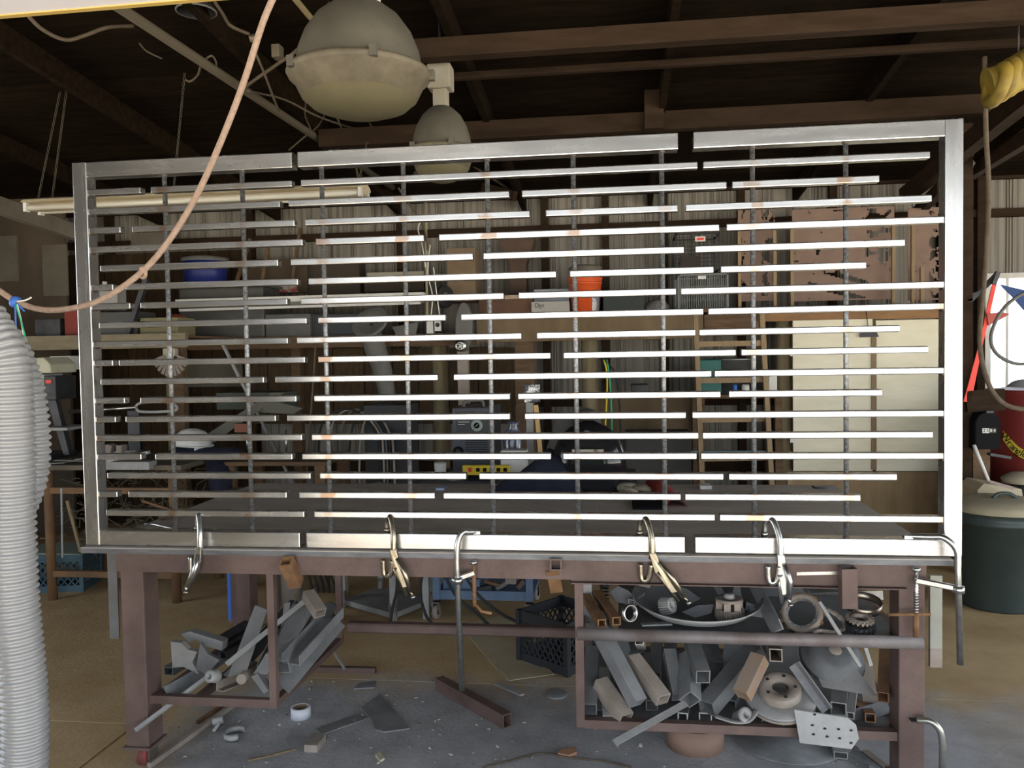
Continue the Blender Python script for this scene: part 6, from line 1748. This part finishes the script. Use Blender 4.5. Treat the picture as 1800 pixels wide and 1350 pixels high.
MB().poly([p_+V(0, 0, .80) for p_ in (p1, p2, p4, p3)], (0, 0, .02)).build('top', m_dustlt, gc)
# blue cart with loose parts
kb = thing('blue_cart', 'blue steel cart with tray of loose hardware under table', 'cart', V(at(850, 1080, 2.1).x, 2.25, 0))
yk = 2.08
x0, x1 = at(762, 1040, yk).x, at(936, 1040, yk).x
zt0 = at(850, 1047, yk).z
MB().box((x0, yk, zt0-.03), (x1, yk+.5, zt0)).build('tray_floor', m_blue, kb)
for y_ in (yk, yk+.48):
    MB().box((x0, y_, zt0), (x1, y_+.02, zt0+.03)).build('tray_rim', m_blue, kb)
for x_ in (x0+.02, x1-.02):
    for y_ in (yk+.01, yk+.47):
        MB().box((x_-.022, y_-.02, zt0-.03), (x_+.022, y_+.02, .80)).build('leg', m_blue, kb)
        MB().lathe([(.02, -.014), (.046, -.014), (.048, 0), (.046, .014), (.02, .014)], V(x_+.0, y_-.02, .048), 20, (1, -.25, 0)).build('caster_wheel', m_dustbr, kb)
        MB().channel(V(x_, y_-.045, .115), V(x_, y_+.01, .115), .05, .065, .005, up=(0, 0, -1)).build('caster_fork', m_chrome, kb)
MB().box((x0, yk, .80), (x1, yk+.5, .82)).build('top', m_blue, kb)
MB().box((x0+.05, yk+.06, zt0+.001), (x0+.30, yk+.4, zt0+.09)).build('parts_tray', m_blue, None, 'blue parts tray on the blue cart, left side', 'tray', bev=.006)
rd = random.Random(9)
for k, (dx, dz, w_, l_, an, m_, lb_) in enumerate(((.33, .02, .05, .08, .2, m_dark, 'black steel lump at the left of blue cart jumble'), (.38, .05, .03, .09, -.3, m_rustor, 'rusty flat bracket in the blue cart jumble'), (.44, .03, .04, .07, .5, m_dust, 'grey square piece in the middle of blue cart jumble'), (.50, .06, .06, .06, -.1, m_dustbr, 'brown plate leaning in the blue cart jumble'), (.56, .03, .05, .05, .8, m_rust, 'maroon corner plate at the right of blue cart jumble'), (.46, .10, .022, .12, -.25, m_dark, 'long dark rod across the blue cart jumble'), (.36, .11, .03, .05, .1, m_dustlt, 'pale fitting on top of the blue cart jumble'))):
    p = V(x0+dx, yk+.06+.02*k, zt0+.012+dz)
    d_ = V(math.cos(an), .2, math.sin(an)).normalized()*l_
    MB().bar(p-d_*.6, p+d_*.6, w_, w_*.6).build('loose_part', m_, None, lb_, 'part', 'loose parts jumbled on the blue cart')
MB().tube([V(x0+.36, yk+.03, zt0+.16), V(x0+.42, yk+.03, zt0+.17), V(x0+.47, yk+.03, zt0+.15)], [.022, .028, .012], 12).build('white_bottle', m_white, None, 'small white bottle lying on the blue cart', 'bottle')
# gas cylinder
gcx = at(503, 1040, 1.75)
gy = thing('gas_cylinder', 'polished silver gas cylinder standing behind left rack', 'gas cylinder', V(gcx.x, 1.8, 0))
MB().lathe([(.001, 0), (.085, 0), (.09, .01), (.09, .62), (.06, .70), (.03, .72), (.03, .76), (.001, .76)], V(gcx.x, 1.8, 0), 28).build('body', M('polished_aluminium', (.55, .57, .62), .25, .95), gy)
MB().cyl((gcx.x, 1.8, .75), (gcx.x, 1.8, .80), .018, 10).build('valve', m_brass, gy)
MB().bar(at(402, 1000, 1.5), at(405, 1090, 1.5), .02, .01).build('blue_pole', m_blu, None, 'blue strap hanging beside the rear table leg', 'strap')
for k, pts in enumerate(([(745, 1000), (738, 1040), (748, 1080), (758, 1094)], [(778, 1000), (800, 1045), (840, 1080), (870, 1110)], [(810, 1000), (840, 1045), (880, 1078), (915, 1096)], [(700, 1000), (697, 1040), (690, 1070), (686, 1096)])):
    pp_ = [at(*p, 1.6+.02*i) for i, p in enumerate(pts)]
    wire('floor_cable', pp_, .010, m_rubber, 'black cable hanging down under the table, %s of four' % ('second from left', 'third from left', 'rightmost', 'leftmost')[k], 'cable')
for k in range(5):
    wire('coiled_cable', [at(540+9*k, 1000, 2.6), at(548+10*k, 1030, 2.6), at(556+8*k, 1062, 2.6), at(590+4*k, 1078, 2.6)], .009, m_rubber, 'dark coiled cable behind the silver cylinder, %s of five' % ('leftmost', 'second from left', 'middle', 'second from right', 'rightmost')[k], 'cable')
MB().box(V(at(598, 1060, 2.5).x, 2.5, 0), V(at(612, 1060, 2.5).x, 2.54, .80)).build('short_post', m_log, None, 'yellowish wooden post standing behind the left rack', 'post')

# ------------------------------------------------------------------ right side
tc_ = fl(1752, 1078)
cx_, cy_ = tc_.x+.10, tc_.y+.22
tcn = thing('trash_can', 'dark green plastic trash can with dusty tan lid', 'trash can', V(cx_, cy_, 0))
ht = at(1745, 895, cy_-.2).z
MB().lathe([(.001, .01), (.235, .01), (.24, .0), (.245, .01), (.275, ht*.83), (.292, ht*.83), (.296, ht*.86), (.285, ht*.88), (.288, ht*.95), (.298, ht*.95), (.298, ht), (.28, ht), (.22, .03)], V(cx_, cy_, 0), 44).build('bin', m_greengrey, tcn)
ltop = MB().lathe([(.302, ht-.035), (.306, ht-.005), (.298, ht+.012), (.20, ht+.038), (.10, ht+.048), (.001, ht+.05)], V(cx_, cy_, 0), 44).build('lid', M('dusty_tan_lid', (.40, .345, .24), .85, 0, (.33, .285, .195), 5), tcn)
MB().tube(smooth_path([V(cx_-.06, cy_-.06, ht+.045), V(cx_-.02, cy_-.05, ht+.075), V(cx_+.05, cy_-.05, ht+.075), V(cx_+.09, cy_-.06, ht+.045)], 4), .013, 8).build('lid_handle', m_greengrey, ltop)
# clutter above and behind the can
MB().poly([at(1718, 862, 3.05), at(1730, 850, 3.05), at(1796, 860, 3.05), at(1800, 884, 3.0), at(1722, 884, 3.0)], (0, .3, .0)).build('dusty_carton', M('dusty_cream_carton', (.50, .43, .30), .85), None, 'dusty cream carton behind the trash can', 'carton')
sm_ = thing('standing_lamp_base', 'dusty round-topped stand right of the cream carton', 'stand', V(at(1797, 880, 3.2).x, 3.25, 0))
c0 = V(at(1800, 845, 3.2).x, 3.25, at(1800, 850, 3.2).z)
MB().lathe([(.12, 0), (.13, .03), (.11, .05), (.06, .075), (.001, .08)], c0, 24).build('cap', M('dusty_tan_cap', (.36, .31, .22), .85), sm_)
MB().cyl(V(c0.x, c0.y, 0), c0, .07, 16).build('body', m_dark, sm_)
MB().cyl(at(1712, 782, 2.9), at(1738, 846, 2.9), .012, 10).build('white_pipe', m_white, None, 'thin white pipe leaning above the cream carton', 'pipe')
MB().bar(at(1738, 846, 2.9), at(1780, 858, 2.9), .03, .02).build('grey_lath', m_dustbr, None, 'grey lath lying on the cream carton', 'lath')
# red barrel with lettering
bx_ = at(1815, 800, 3.6)
rbx = thing('red_barrel', 'tall dark red barrel with a yellow lettered band', 'barrel', V(bx_.x, 3.75, 0))
zr = at(1800, 688, 3.5).z
MB().lathe([(.001, 0), (.34, 0), (.345, .02), (.335, .04), (.335, zr*.33), (.347, zr*.345), (.335, zr*.36), (.335, zr*.66), (.347, zr*.675), (.335, zr*.69), (.335, zr-.02), (.345, zr), (.30, zr+.005), (.001, zr-.01)], V(bx_.x+.10, 3.8, 0), 48).build('drum', M('dark_red_drum', (.20, .025, .022), .5, 0, (.15, .02, .018), 4), rbx)
cxb, cyb = bx_.x+.10, 3.8
def on_barrel(px, py, rr):
    d = ray(px, py); o_ = CO
    # intersect with vertical cylinder
    ax_, ay_ = o_.x-cxb, o_.y-cyb
    A = d.x**2+d.y**2; B = 2*(ax_*d.x+ay_*d.y); Cc = ax_**2+ay_**2-rr*rr
    dis = B*B-4*A*Cc
    t_ = (-B-math.sqrt(max(dis, 0)))/(2*A)
    return o_+d*t_
mb = MB()
prof0 = [(1763, 757, 773), (1770, 764, 783), (1780, 775, 795), (1790, 785, 802), (1800, 791, 807), (1812, 796, 811)]
prof = []
for i_ in range(5):
    for j_ in range(5):
        prof.append(tuple(prof0[i_][q_]+(prof0[i_+1][q_]-prof0[i_][q_])*j_/5 for q_ in range(3)))
ra_, rb_2 = [], []
for px, yt, yb_ in prof:
    ra_.append(on_barrel(px, yt, .352)); rb_2.append(on_barrel(px, yb_, .352))
mb.loft([ra_, rb_2], False, False, False)
bd_ = mb.build('lettered_band', M('yellow_band', (.62, .50, .05), .5), rbx)
for k, ch_ in enumerate('Wrangler'):
    px = 1767+k*5.4+(2 if k else 0)
    py = 0
    for i_ in range(5):
        if prof0[i_][0] <= px <= prof0[i_+1][0]:
            f_ = (px-prof0[i_][0])/(prof0[i_+1][0]-prof0[i_][0])
            py = (prof0[i_][1]+prof0[i_][2])/2*(1-f_)+(prof0[i_+1][1]+prof0[i_+1][2])/2*f_
    p = on_barrel(px, py, .3545)
    nrm = V(p.x-cxb, p.y-cyb, 0).normalized()
    rt = V(0, 0, 1).cross(nrm).normalized()
    an = R(-40+k*2)
    rr_ = rt*math.cos(an)+V(0, 0, 1)*math.sin(an); uu_ = V(0, 0, 1)*math.cos(an)-rt*math.sin(an)
    text('letter', ch_, .075, m_black, bd_, p, rr_, uu_, .0008)
# mailbox
mbx = thing('mailbox', 'black arched mailbox with stick-on house number', 'mailbox', at(1735, 792, 3.3))
ym = 3.3
cx2 = at(1736, 760, ym).x
zb_, zm_ = at(1736, 790, ym).z, at(1736, 745, ym).z
r2 = (at(1759, 760, ym).x-at(1714, 760, ym).x)/2
pr = [V(cx2-r2, ym, zb_), V(cx2+r2, ym, zb_)]+[V(cx2+r2*math.cos(PI*q/12), ym, zm_+r2*math.sin(PI*q/12)) for q in range(13)]
MB().poly(pr, (0, .45, 0)).build('box', m_black, mbx, bev=.005)
MB().poly([V(cx2+(p.x-cx2)*.92, ym-.008, zb_+.02+(p.z-zb_)*.92) for p in pr], (0, .008, 0)).build('door', M('black_door', (.010, .010, .011), .75, spec=.08), mbx)
MB().box((cx2-.02, ym-.03, zm_+r2*.92), (cx2+.03, ym, zm_+r2*1.1)).build('latch', m_dark, mbx)
for k, ch_ in enumerate('2584'):
    p = at(1730.2+k*6, 757, ym-.011)
    if k < 2:
        q = MB().box(p+V(-.0125, .001, -.018), p+V(.0125, .003, .018)).build('number_tile', m_white, mbx)
        text('digit', ch_, .034, m_black, q, p+V(0, 0, 0), (1, 0, 0), (0, 0, 1), .0006)
    else:
        q = MB().box(p+V(-.0125, .001, -.018), p+V(.0125, .003, .018)).build('number_tile', M('black_tile', (.03, .03, .03), .5), mbx)
        text('digit', ch_, .034, m_clear, q, p+V(0, 0, 0), (1, 0, 0), (0, 0, 1), .0006)
MB().box((cx2-.06, ym+.1, 0), (cx2+.06, ym+.22, zb_)).build('post', m_wood, mbx)
MB().bar(at(1738, 798, ym-.02), at(1775, 804, ym-.02), .06, .02).build('base_board', m_dark, mbx)
# timber posts at right
rp = thing('timber_post', 'dark weathered timber post right of the steel gate', 'post', V(at(1705, 700, 3.4).x, 3.45, 0))
MB().box((at(1690, 700, 3.4).x, 3.4, 0), (at(1709, 700, 3.4).x, 3.52, 3.4)).build('timber', m_beam, rp)
MB().bar(at(1698, 706, 3.38), at(1765, 702, 3.38), .04, .16).build('shelf_rail', m_beam, rp)
MB().box(at(1722, 800, 3.7), V(at(1740, 800, 3.7).x, 3.8, 0)).build('dark_stake', m_wood, None, 'short rough wooden stake beneath the mailbox', 'stake')
# red strap, blue cloth, wide grey pipe below window
st_ = thing('red_strap', 'bright red flat strap leaning beside the bright window', 'strap', at(1702, 705, 3.36))
MB().poly([at(1694, 706, 3.36), at(1707, 707, 3.36), at(1729, 600, 3.36), at(1753, 496, 3.36), at(1746, 493, 3.36), at(1722, 602, 3.36)], (0, .012, 0)).build('band', M('bright_red_strap', (.80, .06, .035), .5), st_)
MB().bar(at(1746, 500, 3.36), at(1754, 478, 3.36), .035, .03).build('hook_end', m_dark, st_)
MB().poly([at(1758, 500, 2.95), at(1810, 512, 2.95), at(1860, 560, 2.95), at(1800, 545, 2.95), at(1780, 522, 2.95)], (0, .01, 0)).build('blue_pennant', M('deep_blue_cloth', (.03, .06, .17), .8), None, 'deep blue cloth corner hanging before the window', 'cloth')
MB().poly([at(1735, 552, 3.34), at(1760, 548, 3.34), at(1775, 552, 3.34), at(1758, 562, 3.34), at(1738, 572, 3.34)], (0, .02, 0)).build('knotted_cloth', M('faded_red_cloth', (.42, .10, .08), .85), st_)
MB().poly([at(1692, 522, 3.4), at(1720, 512, 3.4), at(1752, 478, 3.4), at(1742, 500, 3.4), at(1708, 532, 3.4)], (0, .03, 0)).build('wall_bracket', m_dark, rp)
wp_ = thing('exhaust_pipe', 'wide pale grey pipe elbow below the bright window', 'pipe', at(1780, 740, 4.2))
MB().tube(smooth_path([at(1745, 760, 4.2), at(1764, 724, 4.2), at(1782, 690, 4.2), at(1800, 682, 4.2), at(1850, 684, 4.2)], 5), .075, 18).build('elbow', m_dustlt, wp_)
MB().cyl(at(1745, 765, 4.2), V(at(1745, 765, 4.2).x, 4.2, 0), .07, 16).build('riser', m_dustlt, wp_)
MB().box(V(at(1700, 900, 4.3).x, 4.3, 0), V(at(1780, 900, 4.3).x, 4.7, at(1740, 830, 4.3).z)).build('dark_crate', m_beam, None, 'dark wooden box in the shadow behind mailbox post', 'box')
